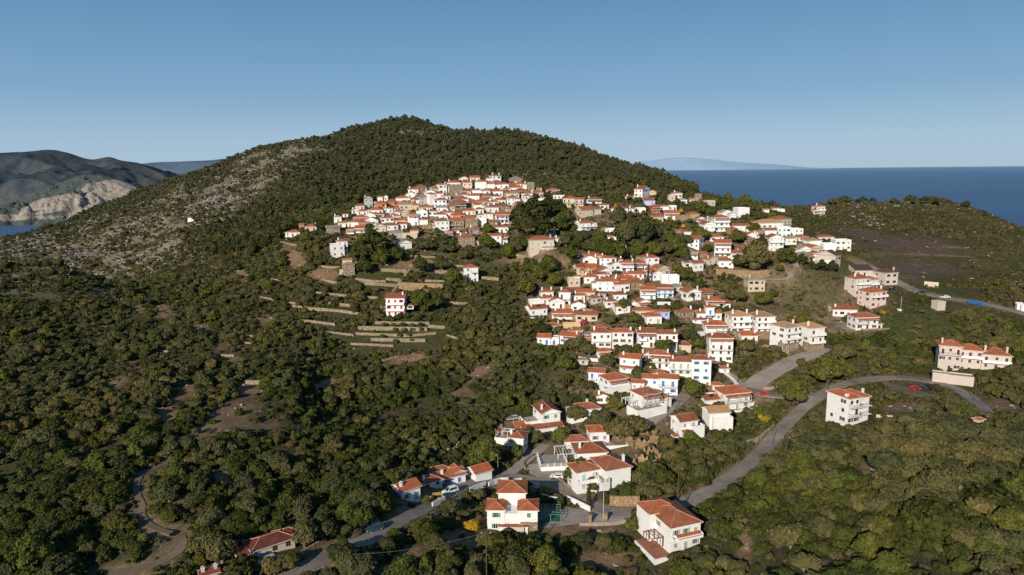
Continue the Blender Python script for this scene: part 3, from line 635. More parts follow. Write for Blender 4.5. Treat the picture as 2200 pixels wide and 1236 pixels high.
def parse(txt):
    cur = None; i = 0
    def blk(t, i, main):
        if main: px, py, w, h, d, rot = [float(v) for v in t[:6]]; r = dict(p=(px, py, w, h, d, rot)); t = t[6:]
        else: r = dict(g=[float(v) for v in t[:6]]); t = t[6:]
        r.update(roof=t[0], wall=t[1], sh=t[2], op=t[3] if len(t) > 3 else '-', seed=i+1.0); return r
    out = []
    for ln in txt.strip().splitlines():
        ln = ln.strip()
        if not ln or ln[0] == '#': continue
        i += 1; body, _, lab = ln.partition('|')
        if ln[0] == '+': out[-1][1].append(blk(body[1:].split(), i, False))
        else: out.append([blk(body.split(), i, True), [], lab.strip()])
    return out
# px py w h d rot roof wall shutters options | label        (front base centre, width, height, depth in photo pixels at that distance)
# + x y z w h d roof wall shutters options                   (extra block, same units, relative to the front base centre)
TXT = '''
# --- left fringe of the old village
629 509 28 9 16 0 hr w k -|low white house with dark arched openings at the far left end of the old village
648 492 10 9 9 0 xr o k l
668 497 22 10 16 10 hr c n K
716 502 26 12 14 15 xs s k lr|roofless looking stone gable house left of the old village
726 478 14 11 12 10 hs w t C
739 489 22 9 14 0 hr w n -
742 468 10 7 9 0 hr w n -
771 501 22 9 14 -5 mr w n A
805 497 18 15 14 15 hs w n K|white house with grey slate roof above the tall trees at left of the old village
777 478 30 10 18 10 hr w b A
773 452 18 9 14 0 hr c n -
778 463 20 8 14 0 hr w n -
792 447 16 20 16 12 yr g k C|grey stone tower house with white chimney at the left edge of the old village
+ 12 4 0 12 12 12 hr w n -
806 461 30 9 18 0 hr w a -
818 447 22 9 16 0 hr o n -
817 437 10 13 10 0 hr w n -
829 434 8 11 8 0 yr w n -
840 442 28 7 20 0 hr o n -
867 438 26 12 18 15 hr w a K|white house with wide veranda and red roof over a pale blue door
+ 20 3 0 14 10 14 hs w t -
873 453 26 13 18 5 ho c t K|cream yellow house under a broad orange roof in the upper old village
+ 20 1 0 16 12 16 hr y n B
832 480 24 10 16 0 hr w n C
838 486 16 16 16 12 hr w n K|white cube house with two brown front windows below the cream yellow house
853 468 12 12 12 0 xr w n C
868 467 22 10 16 15 yr c n K|cream stone house with its gable to the front
888 485 20 22 20 10 hr w b AbK|white three storey house with red awnings and a blue balcony
+ -14 2 0 9 9 10 n w b B
+ 14 5 0 10 20 16 n w b P
852 513 28 12 22 10 hs g k K|dim house under a grey slate hipped roof below the old village
871 536 26 13 24 25 ys w k P|plain white gable fronted chapel like house with grey roof
880 513 30 11 14 0 n c k P
+ 10 3 11 18 5 10 mr c k P
# white house with arches
727 553 24 24 28 20 f w k T|white cubic house with three dark arches on its upper terrace, standing apart left
+ 11 10 0 22 33 22 hr w t CB
750 594 22 24 18 15 ho s k -|isolated two storey stone house with orange roof on the green terrace
+ -13 3 0 12 12 10 f c k -
+ -2 10 24 20 9 10 mo c k P
850 681 40 38 30 0 xr w r BbKW|white three storey house with bright red shutters above the terraced garden
+ 31 8 14 14 8 12 hr w n -
1013 606 26 29 22 8 hr w k BhT|white and stone house with balcony alone among terraces below the village
408 477 8 7 6 0 yr w k P|tiny white chapel alone on the rocky hillside at left
+ 8 0 0 8 4 5 f w k P
# --- old village crest
997 393 16 9 18 10 yr w n P|white gable fronted house on the crest, leftmost of the top row
1020 389 20 7 14 0 xr c n -
1067 394 18 15 16 20 hr w n CK|white hip roofed house that stands highest on the old village crest
+ -14 4 0 10 11 12 hr w n -
1108 394 26 9 18 0 hs s k lr|grey stone house under a weathered slate roof, highest at right of the crest
1033 411 22 19 18 0 hr w n CP|tall plain white wall house in the middle of the crest row
+ 20 2 0 20 15 16 xr w k P
+ 36 4 0 14 13 14 xr w n -
1068 407 14 13 12 0 hr s n B
1083 408 20 11 16 0 hr w b -|white house with bright blue shutters in the crest row
1118 408 24 11 16 0 hr w n KC|white house with red hipped roof and two chimneys right of the blue shuttered crest house
1100 408 12 10 12 0 xr s k -
1141 415 13 22 12 10 n s k lr|tall roofless stone ruin at the right end of the crest
1156 415 15 11 10 0 n s k lr|low roofless ruin beside the tall stone ruin
888 421 20 13 14 0 xr w k BC|white gabled house at the upper left corner of the old village
907 419 18 17 16 20 hr s n -|square stone house with small hipped roof beside the upper left corner house
934 416 24 11 18 10 hs w t P
952 417 15 19 18 20 hr w n K|white tower like house with shaded right wall on the upper left crest
+ 15 4 0 14 14 12 n w k P
975 402 26 9 16 0 hr w n C
983 421 22 21 18 20 f s k -|tall blank stone wall house in the upper old village
1004 411 18 17 16 0 mr p k K|pink walled house with red roof above the stone houses
1001 421 18 9 14 10 hr w n A
1025 428 18 18 16 -8 hs w t PK|large white house with grey slate roof in the centre of the old village
+ 16 3 0 24 17 18 hs w t -
1068 425 22 13 18 0 hr w n -
1121 424 22 14 18 8 hr s n A
1101 427 26 11 16 0 hs c n -
1155 425 22 11 18 8 hr c n CK
1160 438 22 12 16 0 hs w g -|white house with vivid green shutters at the right edge of the old village
1098 441 16 14 16 0 xr w b C|white church with a blue window and red trimmed corner in the old village
+ 13 2 0 13 13 15 hr w k P
1135 441 14 19 14 15 hr w n b
1065 432 22 9 14 0 hr w n -
1073 441 24 10 16 0 hr w n C
1079 456 30 13 20 5 hr s k K|broad stone house with low red hipped roof right of centre
946 445 24 14 18 0 hr w b C|white house with deep blue shutters left of the brick balcony house
971 444 20 10 14 0 xs s k A
990 450 22 16 18 15 hr s n BA|brown stone house with pointed red roof and wooden balcony
1015 443 17 10 14 0 hr s n -
1037 443 22 11 16 0 hr o n -
1048 453 20 10 16 15 xs w t C
+ -18 0 0 14 12 12 n w k P
930 441 12 23 14 30 hr w k P|narrow tall white house with bluish shaded side
914 439 22 14 18 20 hs g b -|bluish grey house with slate roof in the shade of the upper left village
896 441 20 10 14 0 xr w n -
916 458 24 12 18 12 hr c t K|cream hip roofed house left of the green shuttered house
929 465 17 10 14 0 hr w g C|small white house with green shutters in mid village
947 472 22 10 18 0 hr w g b
949 456 20 9 14 0 xs w k -
966 467 20 9 16 0 hr w n K
951 496 26 20 22 12 hr w g bhK|square white house with green balcony door standing at the front of the old village
983 473 27 11 18 0 hr o n -
982 493 27 18 18 0 xr s n bB|brown stone house with wooden balconies in the front row of the old village
1009 475 19 8 14 0 xr s k -
1013 491 25 19 20 5 f s k P|blank stone tower like block in the front row of the old village
1008 463 24 9 18 5 hr w k -
1029 460 18 9 16 0 hr w n -
1032 472 14 9 12 0 hr w n -
1034 486 20 17 14 0 n w k P
1050 476 17 15 18 0 hr w t b|white house with bluish shaded balconies
1079 466 22 7 16 0 hr w n K
1079 482 26 20 18 0 xr w n BbA|white house with brown balconies and red roof at the right front of the old village
1078 501 26 12 14 0 xr w n B
1063 528 26 20 16 0 xr w k jb|white house with dark open balcony and blue round window at the lowest front of the village
+ 21 6 0 14 18 12 hr w n A
1003 531 31 20 24 8 hr s k CQlr|large square stone house with low brown red roof below the old village
+ 22 6 0 10 12 12 xr c n -
1103 488 16 9 14 0 hs s k -
980 501 12 5 9 0 xr w k -
917 492 18 7 8 0 n s k P|low stone ruin left of the square white house
1164 543 48 26 26 8 hr c t bhBK|wide cream two storey house with red hipped roof over a garden terrace
+ 12 -7 -6 36 11 8 TR s k -
1184 511 18 8 14 0 hs g k K
1201 523 14 10 12 0 hr w n C
1188 416 26 7 14 0 hr w n AP|open veranda building with red roof at the right edge of the crest
1201 429 22 9 14 0 n w n BW|white veranda house with columns below the open veranda building
# --- middle ridge
1222 446 24 18 22 -22 hr c n B|large cream house with red hipped roof on the ridge right of the old village
+ 22 3 0 20 17 18 xr c n bB
1277 438 28 9 16 0 hr w n AC
1262 466 24 14 26 22 xr c t B|long cream house with two tiers of grey balconies below the ridge road
+ 24 4 2 24 14 20 xr c t bB
1258 496 22 16 20 20 xr w a CB|white house with pale blue balconies and two white chimneys on the middle ridge
+ 20 4 0 18 16 16 hr w a bB
1371 432 17 24 26 -38 xr w n C|tall narrow white house with red roof standing high above the ridge
+ -22 2 0 20 8 14 xr w n CP
1401 424 15 11 14 -10 yr c k CP|small cream gabled house beside the tall narrow white house
1457 428 16 12 14 10 hr w n C
1444 433 12 12 12 0 f c k -
1467 440 16 10 12 0 hs w k -
1487 435 9 7 8 0 xr c k -
1527 443 18 10 14 10 f c k -
1324 458 18 9 14 0 hr w n -
1341 459 15 10 14 8 hr w n -
1360 458 16 9 12 0 hr w n C
1376 459 20 10 12 0 f w n -
1396 443 20 11 14 0 mr l b -|lilac house with blue shutters on the middle ridge
+ -2 -9 -12 18 11 9 hr l b -
+ -3 -12 -26 18 13 12 n p v -
1410 459 15 15 14 5 hr o n BbA|orange stone house with wooden balconies right of the lilac house
1427 453 18 9 14 0 hr w k B
1445 453 15 9 12 0 f w k -
1443 473 28 14 20 -15 xr w n A
1414 479 20 12 16 5 xr c n -
1492 470 20 10 16 8 hr e k P|small olive yellow house with red hipped roof behind the flat terrace
1468 475 28 10 12 0 f s k P
1432 507 20 5 9 10 xs w k P
1478 505 14 6 9 0 xr w k P
1458 501 14 5 9 0 xr s k P
1312 500 20 7 10 0 f w b -
1319 516 22 7 10 0 xr w n -
1298 499 11 9 9 0 n s k P
1486 533 28 17 26 -32 xr w k bR|white barn like house with red gabled roof and plain right gable wall
1239 553 12 6 8 0 f w k -
# --- right upper village
1550 498 30 29 20 5 hr w g BbAW|three storey white house with green shutters and long balconies
1524 498 22 15 20 8 yr w t -|white gable fronted house with blue base left of the three storey green shuttered house
1562 469 22 12 16 10 ys w k P
1573 470 18 8 14 10 ys w k P
1597 468 24 19 18 8 f w k P|plain white cube with dark flat roof among trees at the ridge top
1602 498 50 12 16 0 xr w t -|long white building with shallow dark red roof and low arcade
+ 2 -6 -13 28 12 10 n w k B
1654 494 52 14 26 5 ho w t -|broad white building with orange hipped roof in the right upper village
1681 492 34 20 24 5 hr e k Bh|olive cream hotel like building with red roof behind the broad orange roofed one
1656 509 22 13 16 0 xr w k P
1684 512 26 21 14 0 f w b -|white stepped building with pale blue details left of the white cube house
1711 509 26 15 18 5 f w k -|white flat roofed cube with two big dark square windows
1667 541 28 28 22 0 yr w t BW|white villa with gabled front, blue grey french doors and wide red roof
+ 32 12 12 32 14 22 ho w t W
1752 532 26 14 20 10 ho w k P
1775 516 30 6 16 0 hr w k P
1782 540 24 14 16 0 f w k P
+ -4 -5 -8 18 8 6 n s k P
1811 538 30 20 18 0 f w t -|white flat roofed house with crenellated parapet at the right end of the upper village
1729 552 26 16 20 12 ys w t P
1752 562 18 16 18 -10 hr w b r
1771 574 22 12 14 0 f w a -
1799 576 20 26 34 38 xb d n l|beige house with dark brown roof and long blank side wall by the ridge road
1857 594 40 12 22 0 mb d n -|low beige house with dark brown sloping roof beside the ridge road
+ -34 4 -8 34 10 10 n d k P
1540 520 26 10 18 0 hr w n -
1573 502 22 9 16 0 hr s k P
1552 553 30 29 24 -14 xr w n bBAaW|white three storey house with two tiers of red awnings and a shaded right wall
+ -6 -6 -8 32 8 8 TW s k -
1647 457 10 6 8 0 xr w k P
1668 454 14 6 8 0 xr w k P
1681 456 9 5 8 0 f w k P
1763 462 18 18 14 12 hr p n CBW|isolated pinkish house with red roof against the sea on the right ridge
+ -12 0 0 8 11 10 hr p n -
1625 627 36 24 24 0 hs c n C|cream two storey house with grey slate roof above the dry slope
1506 555 24 9 14 0 xr s k -
1500 583 22 16 18 18 xr w k -|white L shaped house with red roofs right of the cypress houses
+ -14 10 6 26 12 12 xr w n -
1914 613 28 26 26 12 hb d n K|beige cube house with dark brown hipped roof beside the ridge road
1852 636 32 36 26 14 hr p t bBWC|pinkish two part house with red hipped roofs and pillared balconies
+ 28 4 0 28 33 24 hr p t BKW
1886 660 42 31 28 18 hr p o KBW|pinkish house with open garage loggia and red hipped roof
1815 681 50 15 24 -6 xr w n C|long low white bungalow with red gabled roof beside the parking ground
1862 709 50 26 26 6 hr w n BjA|white two storey house with red roof and bougainvillea at the right end of the village
+ 31 3 0 12 11 12 hr w n -
+ 18 -7 -9 62 9 10 TW s k -
2022 668 17 19 14 10 n c k P|roofless cream stone ruin in the green field at right
# --- middle village
1281 566 34 15 24 12 hr c t CK|cream house with red hipped roof at the top of the middle village
1321 569 28 10 18 -12 hr w n CK
1322 584 22 14 22 15 yr w n -|white gable fronted house beside the blue trimmed balcony house
1348 585 24 19 18 -6 hr w b BAK|white house with blue door and blue trimmed balcony in the middle village
1375 555 38 8 18 0 hs w t CK
1402 577 24 22 20 5 hr w b bC|white house with blue door left of the tall cypress trees
+ -25 2 0 26 12 16 hr w k A
1253 590 24 14 26 18 xr p n -
+ 22 3 2 24 14 18 xr o n -
1262 600 20 18 18 18 yr y n -|bright yellow house with small gable in the middle village
1301 596 26 12 20 20 yr w n -
1284 601 30 9 14 0 hs w k P
1234 618 22 17 16 5 f c k C|cream cube house with flat roof at the left of the middle village
+ 8 8 17 12 5 8 xr w k P
1305 626 46 20 26 -5 xr w a CK
+ -20 10 0 26 16 16 hs w k P
1342 614 50 13 22 -8 xr w n CK
1362 598 42 8 18 -5 xr w n C
1425 592 28 14 22 20 yr c n -
+ 26 4 0 26 10 16 xs c n A
1413 603 26 14 20 18 yr w b -
1440 612 38 17 14 0 f w k P
1392 644 28 20 18 -6 xr w b BA|white house with red roof and blue door left of the blue railed house
1428 641 36 22 20 -4 hr w b BAb|long white house with red roof and blue railings
1176 642 24 14 20 12 hr w n KC
1175 656 24 14 16 12 hr w g C
1213 657 22 28 26 -16 hr w n CB|tall white house with red roof and balcony left of the stone road wall
1258 643 40 14 20 -8 xr c n K
+ 34 -2 0 18 12 18 hr c b -
1158 679 34 14 24 20 xr w k CS|white house with red gabled roof and solar panel at the left tip of the middle village
1154 657 28 9 16 10 f w k P
1212 687 52 13 24 -4 hr w t CKA
1260 692 46 14 20 -8 xr c n -|low cream and yellow house with red roof and pink bougainvillea
1384 682 44 14 20 0 hr c g -|cream house with green open shutters above the garden
+ 38 -2 0 32 12 16 xr l b -
1228 706 34 7 12 0 f y k P
1168 741 24 14 20 -10 xr w b -|small white house with blue shutters, lowest at the left edge
1190 742 20 14 14 0 f w b -
1222 744 40 20 24 -22 xr w b aK|white house with red gabled roof and blue door at the left edge of the lower village
1292 750 42 33 26 -4 hr w n bBCW|white two storey house with brown shutters and pyramid roof, left half of a pair
+ 45 -3 0 44 36 26 hr w n KT
1389 747 38 30 24 -4 xr w n jABCW|white double house with red gabled roofs and a white balustrade
+ 43 0 0 44 29 24 xr w n BWK
1537 666 38 18 24 -8 hr w n BCA
+ 26 4 0 12 12 14 mr w n -
1524 690 52 16 20 0 xr w b BC|white house with light blue shutters and a raised central gable over red roofs
+ 0 -3 14 18 16 14 xr w b B
+ -20 -14 0 40 6 12 xr w b -
1538 722 46 22 24 -3 hr w a BhCA|white house with aqua shutters and a red hipped roof over a stone base
1591 728 42 46 30 5 ho w n bBCWK|white villa with orange roof and stone base, leftmost of the row of four
+ 0 -1 0 43 17 20 n s k -
+ 27 14 14 9 12 14 mo w k P
1643 729 42 46 30 5 ho w n bBCW|white villa with orange roof, second from left in the row of four
+ 0 -1 0 43 17 20 n s k P
1700 754 38 48 34 24 ho w n bBKW|white villa with orange roof and brown windows on its long left wall, third of the row of four
+ 0 -1 0 39 17 20 n s k -
1753 753 38 46 32 16 ho w n bBCW|white villa with orange roof, rightmost of the row of four
+ 0 -1 0 39 17 20 n s k P
1548 777 50 50 34 -5 hr w n bNCA|white three storey house with red hipped roof, wooden balcony and blank ground floor
# --- lower village
1352 803 42 32 30 -22 xr w g bCa|white gabled house with red awning and shaded right wall in the lower village
1417 793 42 30 28 -14 hr w n BbNKA|white house with brown wooden balconies under a red hipped roof
1462 808 46 30 28 -8 xr w t BC|white house with large dark red gabled roof beside a taller blue shuttered block
+ 42 -9 -8 40 46 30 hr w b K
+ 58 6 -10 12 26 20 f w k -
1435 849 40 34 28 -14 xr w b BN|white long house with bright blue shutters and brown balcony beside the lane
+ -37 0 0 34 32 26 xr w b bN
1281 829 34 28 26 -14 xr w b jBb|small white house with pale blue balcony, left of a house with wraparound terrace
1328 843 48 28 40 22 hr w t WBAb|white house with red hipped roof and a wraparound terrace
+ -8 -14 0 62 12 22 TW w k -
1398 884 48 36 42 26 hr w t BAN|white two tier house with red hipped roof above a walled terrace by the lane
+ -12 -22 -8 76 18 40 TW w k -
+ -40 10 10 20 14 26 P w w -
+ 44 2 -4 26 22 24 yr w k P
1583 880 62 34 46 14 hr w t BNA|white villa with double red hipped roof and dark railing near the red car
+ -50 14 0 34 20 34 xr w b SP
+ 38 6 0 14 10 14 hr w n P
+ 6 -14 -10 84 9 16 TW w k -
1480 940 42 34 40 18 xr w t a|white house with red gabled roof and red awning beside the stone lane
+ 14 -14 0 30 22 15 TW w k -
+ 26 -36 -12 46 8 20 TW w k -
+ -32 -2 -4 12 10 8 mr w k P
1545 924 46 36 38 8 xo w k P|white house with pale orange gabled roof right of a red awning house
+ 4 -10 0 44 24 12 TW w k -
+ -32 2 -2 10 10 8 mr w k P
1268 897 46 18 38 12 hr w g Q|small white house with chimney on its red hipped roof, among olive trees
+ -36 4 0 20 16 22 P w w -
+ -30 -10 -8 40 8 20 TW w k -
1184 922 42 34 56 18 yr w g C|white house with green shutters and a gabled roof over a walled patio
+ -38 6 0 36 14 40 TW w k -
+ -64 -6 -4 28 13 46 xr w k P
+ -22 -16 -4 92 13 16 mr w k P
+ -74 34 4 26 14 20 P w w -
1108 972 34 30 38 -16 hr w o C|white house with red hipped roof and orange shutters beside a blue pergola terrace
+ -34 14 0 36 16 30 TW w b -
+ -30 40 14 24 12 16 P w w -
1272 990 66 16 56 6 hr w t CP|white villa with stacked red hipped roofs, small tower room and white pergola
+ -20 62 2 50 16 34 hr w t P
+ 32 66 8 44 26 38 hr w v -
+ 64 34 -4 50 14 56 TW w k -
+ -54 6 0 38 13 46 P w w -
+ -86 -28 -10 58 13 60 TR w k -
1328 1057 60 48 70 20 hr w a KP|large white house with red hipped roofs, green shutters and railed terraces
+ -56 26 0 58 42 48 hr w a WBb
+ -34 -8 0 20 28 34 TR w a -
+ 24 -.3 12 10 10 1 n w a -
# row by the road at left
884 1078 46 26 42 40 xr w t C|white house with red gabled roof and tall chimney, leftmost in the road side row
+ -4 42 0 60 18 24 hr w k P
930 1048 46 12 36 34 hr w n C|low house with dark red roof behind the parked white car
974 1040 58 15 40 28 xr w b C|long white house with red roof and blue shuttered arcade above the road
+ -14 40 0 46 16 24 hr w k P
+ 20 6 0 20 19 34 yr w k P
1040 1034 40 19 40 34 xr w k P|plain white garage block with red gabled roof at the bend of the road
# bottom villas
1101 1142 104 36 40 -2 n w g P|white villa with two red roofed wings, central roof balcony and stone corner at the bottom
+ -35 -1.2 0 38 44 48 hr w g l
+ 34 -1.2 0 40 44 48 hr w g r
+ -2 42 0 60 60 60 hr w k P
+ 2 -7.5 0 62 13 7 mr w k P
+ 35 -3.2 0 36 20 5 n s k P
+ 10 -13 0 30 8 6 TW c k -
+ 0 -.6 24 26 6 1 n w g -
1472 1182 74 50 96 20 hr w t BW|large white villa with broad red hipped roof, balcony and terracotta patio at the bottom right
+ -16 60 0 72 54 56 hr w k P
+ 4 -12 26 56 4 12 mr w k P
+ -58 -8 -10 44 8 84 TT w k -
+ -56 22 4 26 18 34 P w n -
+ 0 -20 -10 90 7 20 TT w k -
1842 910 58 46 56 22 f w k P|detached white three storey block with red roofs and balconies beside the lower road
+ -14 -1 0 32 55 58 hr w n bB
+ 18 3 0 31 52 50 hr w n BbK
+ 16 .6 0 30 14 20 n o k P
+ -26 6 44 6 18 6 n w k P
2038 797 42 52 42 -24 hr d n CB|long pinkish white house in three parts with red roofs above the brown garage
+ 38 8 -2 46 47 40 hr d n BW
+ 84 4 -6 52 46 52 hr d n KBWC
2064 828 46 17 26 -26 f d o P|low cream garage with brown door under a terrace beside the road
+ -38 2 0 30 18 22 f d k P
2108 908 16 6 12 20 hr c k P|tiny shed with red roof hidden among olive trees at right
# restaurant complex bottom left
590 1188 90 18 50 38 hd c n -|long low taverna with dark red roofs and blue trim under trees at the bottom left
+ -50 2 0 50 14 22 md c n P
+ 40 14 2 46 16 36 hd c n P
545 1192 22 8 10 34 f w b P
+ 0 -4 0 30 10 8 P w w -
452 1246 34 12 26 30 xd c k CK|low roof with two white chimneys at the bottom edge, left of the taverna
'''
for m_, e_, l_ in parse(TXT): house(m_, e_, l_)
# more small houses fill the packed old village between the ones set above
extra = random.Random(5)
FILL = [(1312,812),(1262,800),(1368,838),(1300,868),(1420,812),(1475,770),(1520,756),(1560,800),(1610,735),(1240,690),(1222,676),(1222,640),(1246,648),(1278,655),(1330,648),(1350,632),(1295,642),(1400,630),(1455,628),(1340,672),(1316,690),(1355,700),(1290,712),(1310,660),(1268,612),(1244,606),(1318,612),(1366,620),(1386,662),(1408,696),(1476,704),(1498,664),(1478,682),(1492,648),(1516,640),(1196,690),(1140,682),(1236,722),(1268,728),(1190,712),(1336,576),(1362,572),(1386,568),(1302,576),(1268,572),(1424,574),(1446,566),(1254,786),(1300,770),(1392,776),(1372,760),(1500,745),(1470,752),(1600,550),(1580,560),(1640,556),(1520,566),(1536,572),(1480,560),(1560,575),(1350,815),(1450,780),(1424,826),(1545,840),(1520,860),(1480,880),(1690,512),(1725,520),(1750,545),(1700,548),(1630,508),(1610,530),(1576,520),(905,484),(882,474),(846,496),(820,500),(938,492),(962,505),(990,512),(1015,505),(1040,505),(1096,470),(1108,462),(990,420),(965,412),(1045,400),(1085,424),(1110,436),(1130,450),(985,440),(1000,430),(1016,436),(1030,448),(940,420),(922,430),(905,432),(885,432),(865,446),(838,458),(820,470),(795,472),(848,474),(1240,470),(1300,452),(1256,482),(1390,476),(1370,472),(1460,462),(1340,476),(1420,490),(1475,486),(1510,480),(1530,480),(1510,500),(1470,516),(812,470),(798,485),(846,455),(880,446),(905,468),(925,478),(900,477),(868,492),(860,484),(940,428),(960,430),(985,431),(1012,422),(1050,418),(1090,418),(1045,436),(1058,445),(1095,452),(1115,450),(1062,458),(1065,474),(1058,488),(1000,481),(966,480),(936,482),(955,463),(786,490),(760,488),(752,500),(765,458),(1062,402),(1130,430),(1110,414),(1145,428),(970,455),(1000,440),(1020,478),(1048,500),(1296,606),(1330,604),(1380,606),(1392,592),(1236,634),(1338,628),(1272,580),(1448,600),(1246,672),(1200,664),(1640,516),(1700,528),(1590,508),(1612,514),(1738,566),(1722,536)]
for i, (a, b) in enumerate(FILL):
    if 1180 < a < 1485 and 464 < b < 560: continue
    if (b > 560 and i % 5 < 2) or (a > 1380 and b > 440 and b < 560 and i % 3 == 0): continue
    w = extra.uniform(15, 23) if a < 1180 else extra.uniform(20, 31) if b > 540 else extra.uniform(15, 22)
    a += extra.uniform(-4, 4); b += extra.uniform(-3, 3)
    house(dict(p=(a, b, w, w*extra.uniform(.42, .6), w*.8, extra.choice([-12, 0, 8, 16])), roof=extra.choice(['hr', 'hr', 'hr', 'xr', 'yr', 'hs']), wall=extra.choice('wwwwcs'), sh=extra.choice('nnkbgt'), op=extra.choice(['-', 'C', 'K', 'A']), seed=500+i), [], '')
# windmill: round stone tower
P = at(1500, 432); k = unit(P); rt = root('windmill_tower', P); m = MB(); n = 28; r0, r1, hh = 8.9*k, 8.3*k, 15.5*k
for i in range(n):
    a, b = 2*math.pi*i/n, 2*math.pi*(i+1)/n
    c0, c1, d0, d1 = (r0*math.cos(a), r0*math.sin(a)), (r0*math.cos(b), r0*math.sin(b)), (r1*math.cos(a), r1*math.sin(a)), (r1*math.cos(b), r1*math.sin(b))
    m.face([(*c0, -4), (*c1, -4), (*d1, hh), (*d0, hh)]); e0 = (d0[0]*.8, d0[1]*.8); e1 = (d1[0]*.8, d1[1]*.8)
    m.face([(*d0, hh), (*d1, hh), (*e1, hh), (*e0, hh)]); m.face([(*e0, hh), (*e1, hh), (*e1, hh-1.5), (*e0, hh-1.5)])
m.face([(r1*.8*math.cos(2*math.pi*i/n), r1*.8*math.sin(2*math.pi*i/n), hh-1.5) for i in range(n)])
m.build('wall', MATS['wall_s'], rt); o = link('door', win_mesh('door', 1.0, 2.0, 'n', True), rt); o.location = (0, -r0+.1, 0)
o = link('window', win_mesh('glass', .6, .7, 'k', True), rt); o.location = (.9, -r1-.05, hh*.62)
tag(rt, 'round roofless stone windmill tower on the ridge before the sea', 'windmill')
HOUSES.append(dict(o=rt, P=P, px=1500, py=432, x0=1489, x1=1511, y0=414, y1=432, rad=4, D=P[1], label='the round stone windmill', desc='', rdesc='', sh='k', loc=(1, 0), X0=-4, X1=4, dd=8))
# labels
def trimlabel(s, n=16):
    w = s.split()
    if len(w) <= n: return s
    w = w[:n]
    while w and w[-1] in ('and', 'of', 'the', 'with', 'a', 'in', 'at', 'on', 'by', 'its', 'under', 'to', 'over', 'two', 'below', 'right', 'left', 'above', 'beside', 'three', 'beyond', 'red', 'white', 'front', 'upper', 'middle', 'between', 'among', 'before'): w.pop()
    return ' '.join(w)
ANCH = [h for h in HOUSES if h['label']]
used = {}
for h in HOUSES:
    if h['label']:
        h['o']['category'] = h['o'].get('category', 'house'); 
        if 'label' not in h['o']: h['o']['label'] = trimlabel(h['label'])
        h['short'] = ' '.join(h['label'].replace('the round', 'round').split()[:9])
        if h['desc']: h['o']['group'] = 'houses of the hillside village'
cnt = {}
todo = []
for h in HOUSES:
    if h['label']: continue
    a = min(ANCH, key=lambda q: math.hypot(q['px']-h['px'], (q['py']-h['py'])*1.3))
    dx, dy = h['px']-a['px'], h['py']-a['py']
    d_ = ('right' if dx > 0 else 'left') + ' of' if abs(dx) > abs(dy)*1.1 else ('just below' if dy > 0 else 'just above')
    base = ('%s house %s' % (h['desc'], h['rdesc'])).strip(); todo.append((h, a, d_, base))
import itertools
SHORT = {}
def short(a):
    l = a['label']
    for s in (' with ', ' in the ', ' under ', ' on the ', ' at the ', ' beside '): pass
    w = l.split(); return ' '.join(w)
for i, (h, a, d_, base) in enumerate(sorted(todo, key=lambda q: math.hypot(q[0]['px']-q[1]['px'], q[0]['py']-q[1]['py']))):
    sc = (' and %s shutters' % SN[h['sh']]) if h['sh'] in SN and len(base.split()) < 7 else ''
    lab = trimlabel('%s, %s %s' % (base, d_, a['label']))
    n_ = cnt.get(lab, 0); cnt[lab] = n_+1
    if n_: lab = trimlabel('%s %s' % (['', 'second', 'third', 'fourth', 'fifth', 'sixth'][n_], lab))
    h['o']['label'] = lab; h['o']['category'] = 'house'; h['o']['group'] = 'houses of the hillside village'; h['label2'] = lab
# ------------------------------------------------------------ vegetation
def leafmat(name, a, b, c):
    t = NT(name); g_ = t.n.new('ShaderNodeNewGeometry'); oi = t.n.new('ShaderNodeObjectInfo')
    k = t.ramp(g_.outputs['Random Per Island'], [(0, a), (.5, b), (1, c)])
    v = t.ramp(oi.outputs['Random'], [(0, (.66, .69, .68)), (.35, (.90, .92, .84)), (.75, (1.05, 1.02, .9)), (1, (1.28, 1.14, .95))])
    k = t.mix(1.0, k, v, 'MULTIPLY'); n = t.noise(.035, 4)
    k = t.mix(1.0, k, t.ramp(n, [(.32, (.72, .80, .78)), (.5, (1, 1, 1)), (.68, (1.3, 1.14, 1.0))]), 'MULTIPLY')
    n2 = t.noise(.9, 3); k = t.mix(1.0, k, t.ramp(n2, [(.3, (.7, .72, .72)), (.7, (1.25, 1.22, 1.15))]), 'MULTIPLY')
    sp_ = t.n.new('ShaderNodeSeparateXYZ'); t.l.new(g_.outputs['Position'], sp_.inputs[0]); mr_ = t.n.new('ShaderNodeMapRange'); mr_.inputs[1].default_value = 420; mr_.inputs[2].default_value = 1000; mr_.inputs[4].default_value = .38; t.l.new(sp_.outputs[1], mr_.inputs[0])
    k = t.mix(mr_.outputs[0], k, (.082, .085, .068))
    t.col(k); t.b.inputs['Specular IOR Level'].default_value = .08; t.b.inputs['Roughness'].default_value = .9; MATS[name] = t.m
LK = LEAFK
def lf(*c): return (c[0]*1.12*LK, c[1]*1.02*LK, c[2]*.84*LK)
leafmat('leaf_olive', lf(.062, .069, .037), lf(.082, .089, .049), lf(.108, .113, .066))
leafmat('leaf_shrub', lf(.034, .046, .015), lf(.052, .066, .021), lf(.074, .088, .030))
leafmat('leaf_broad', lf(.050, .066, .020), lf(.075, .094, .028), lf(.105, .124, .040))
leafmat('leaf_pine', lf(.038, .048, .021), lf(.056, .067, .030), lf(.078, .088, .042))
leafmat('leaf_cypress', lf(.025, .036, .014), lf(.040, .054, .02), lf(.058, .072, .028))
leafmat('leaf_dry', lf(.070, .060, .043), lf(.10, .084, .062), lf(.135, .112, .085))
leafmat('leaf_scrub', lf(.064, .062, .037), lf(.085, .081, .049), lf(.108, .10, .062))
leafmat('leaf_autumn', lf(.24, .17, .02), lf(.34, .24, .03), lf(.42, .32, .05))
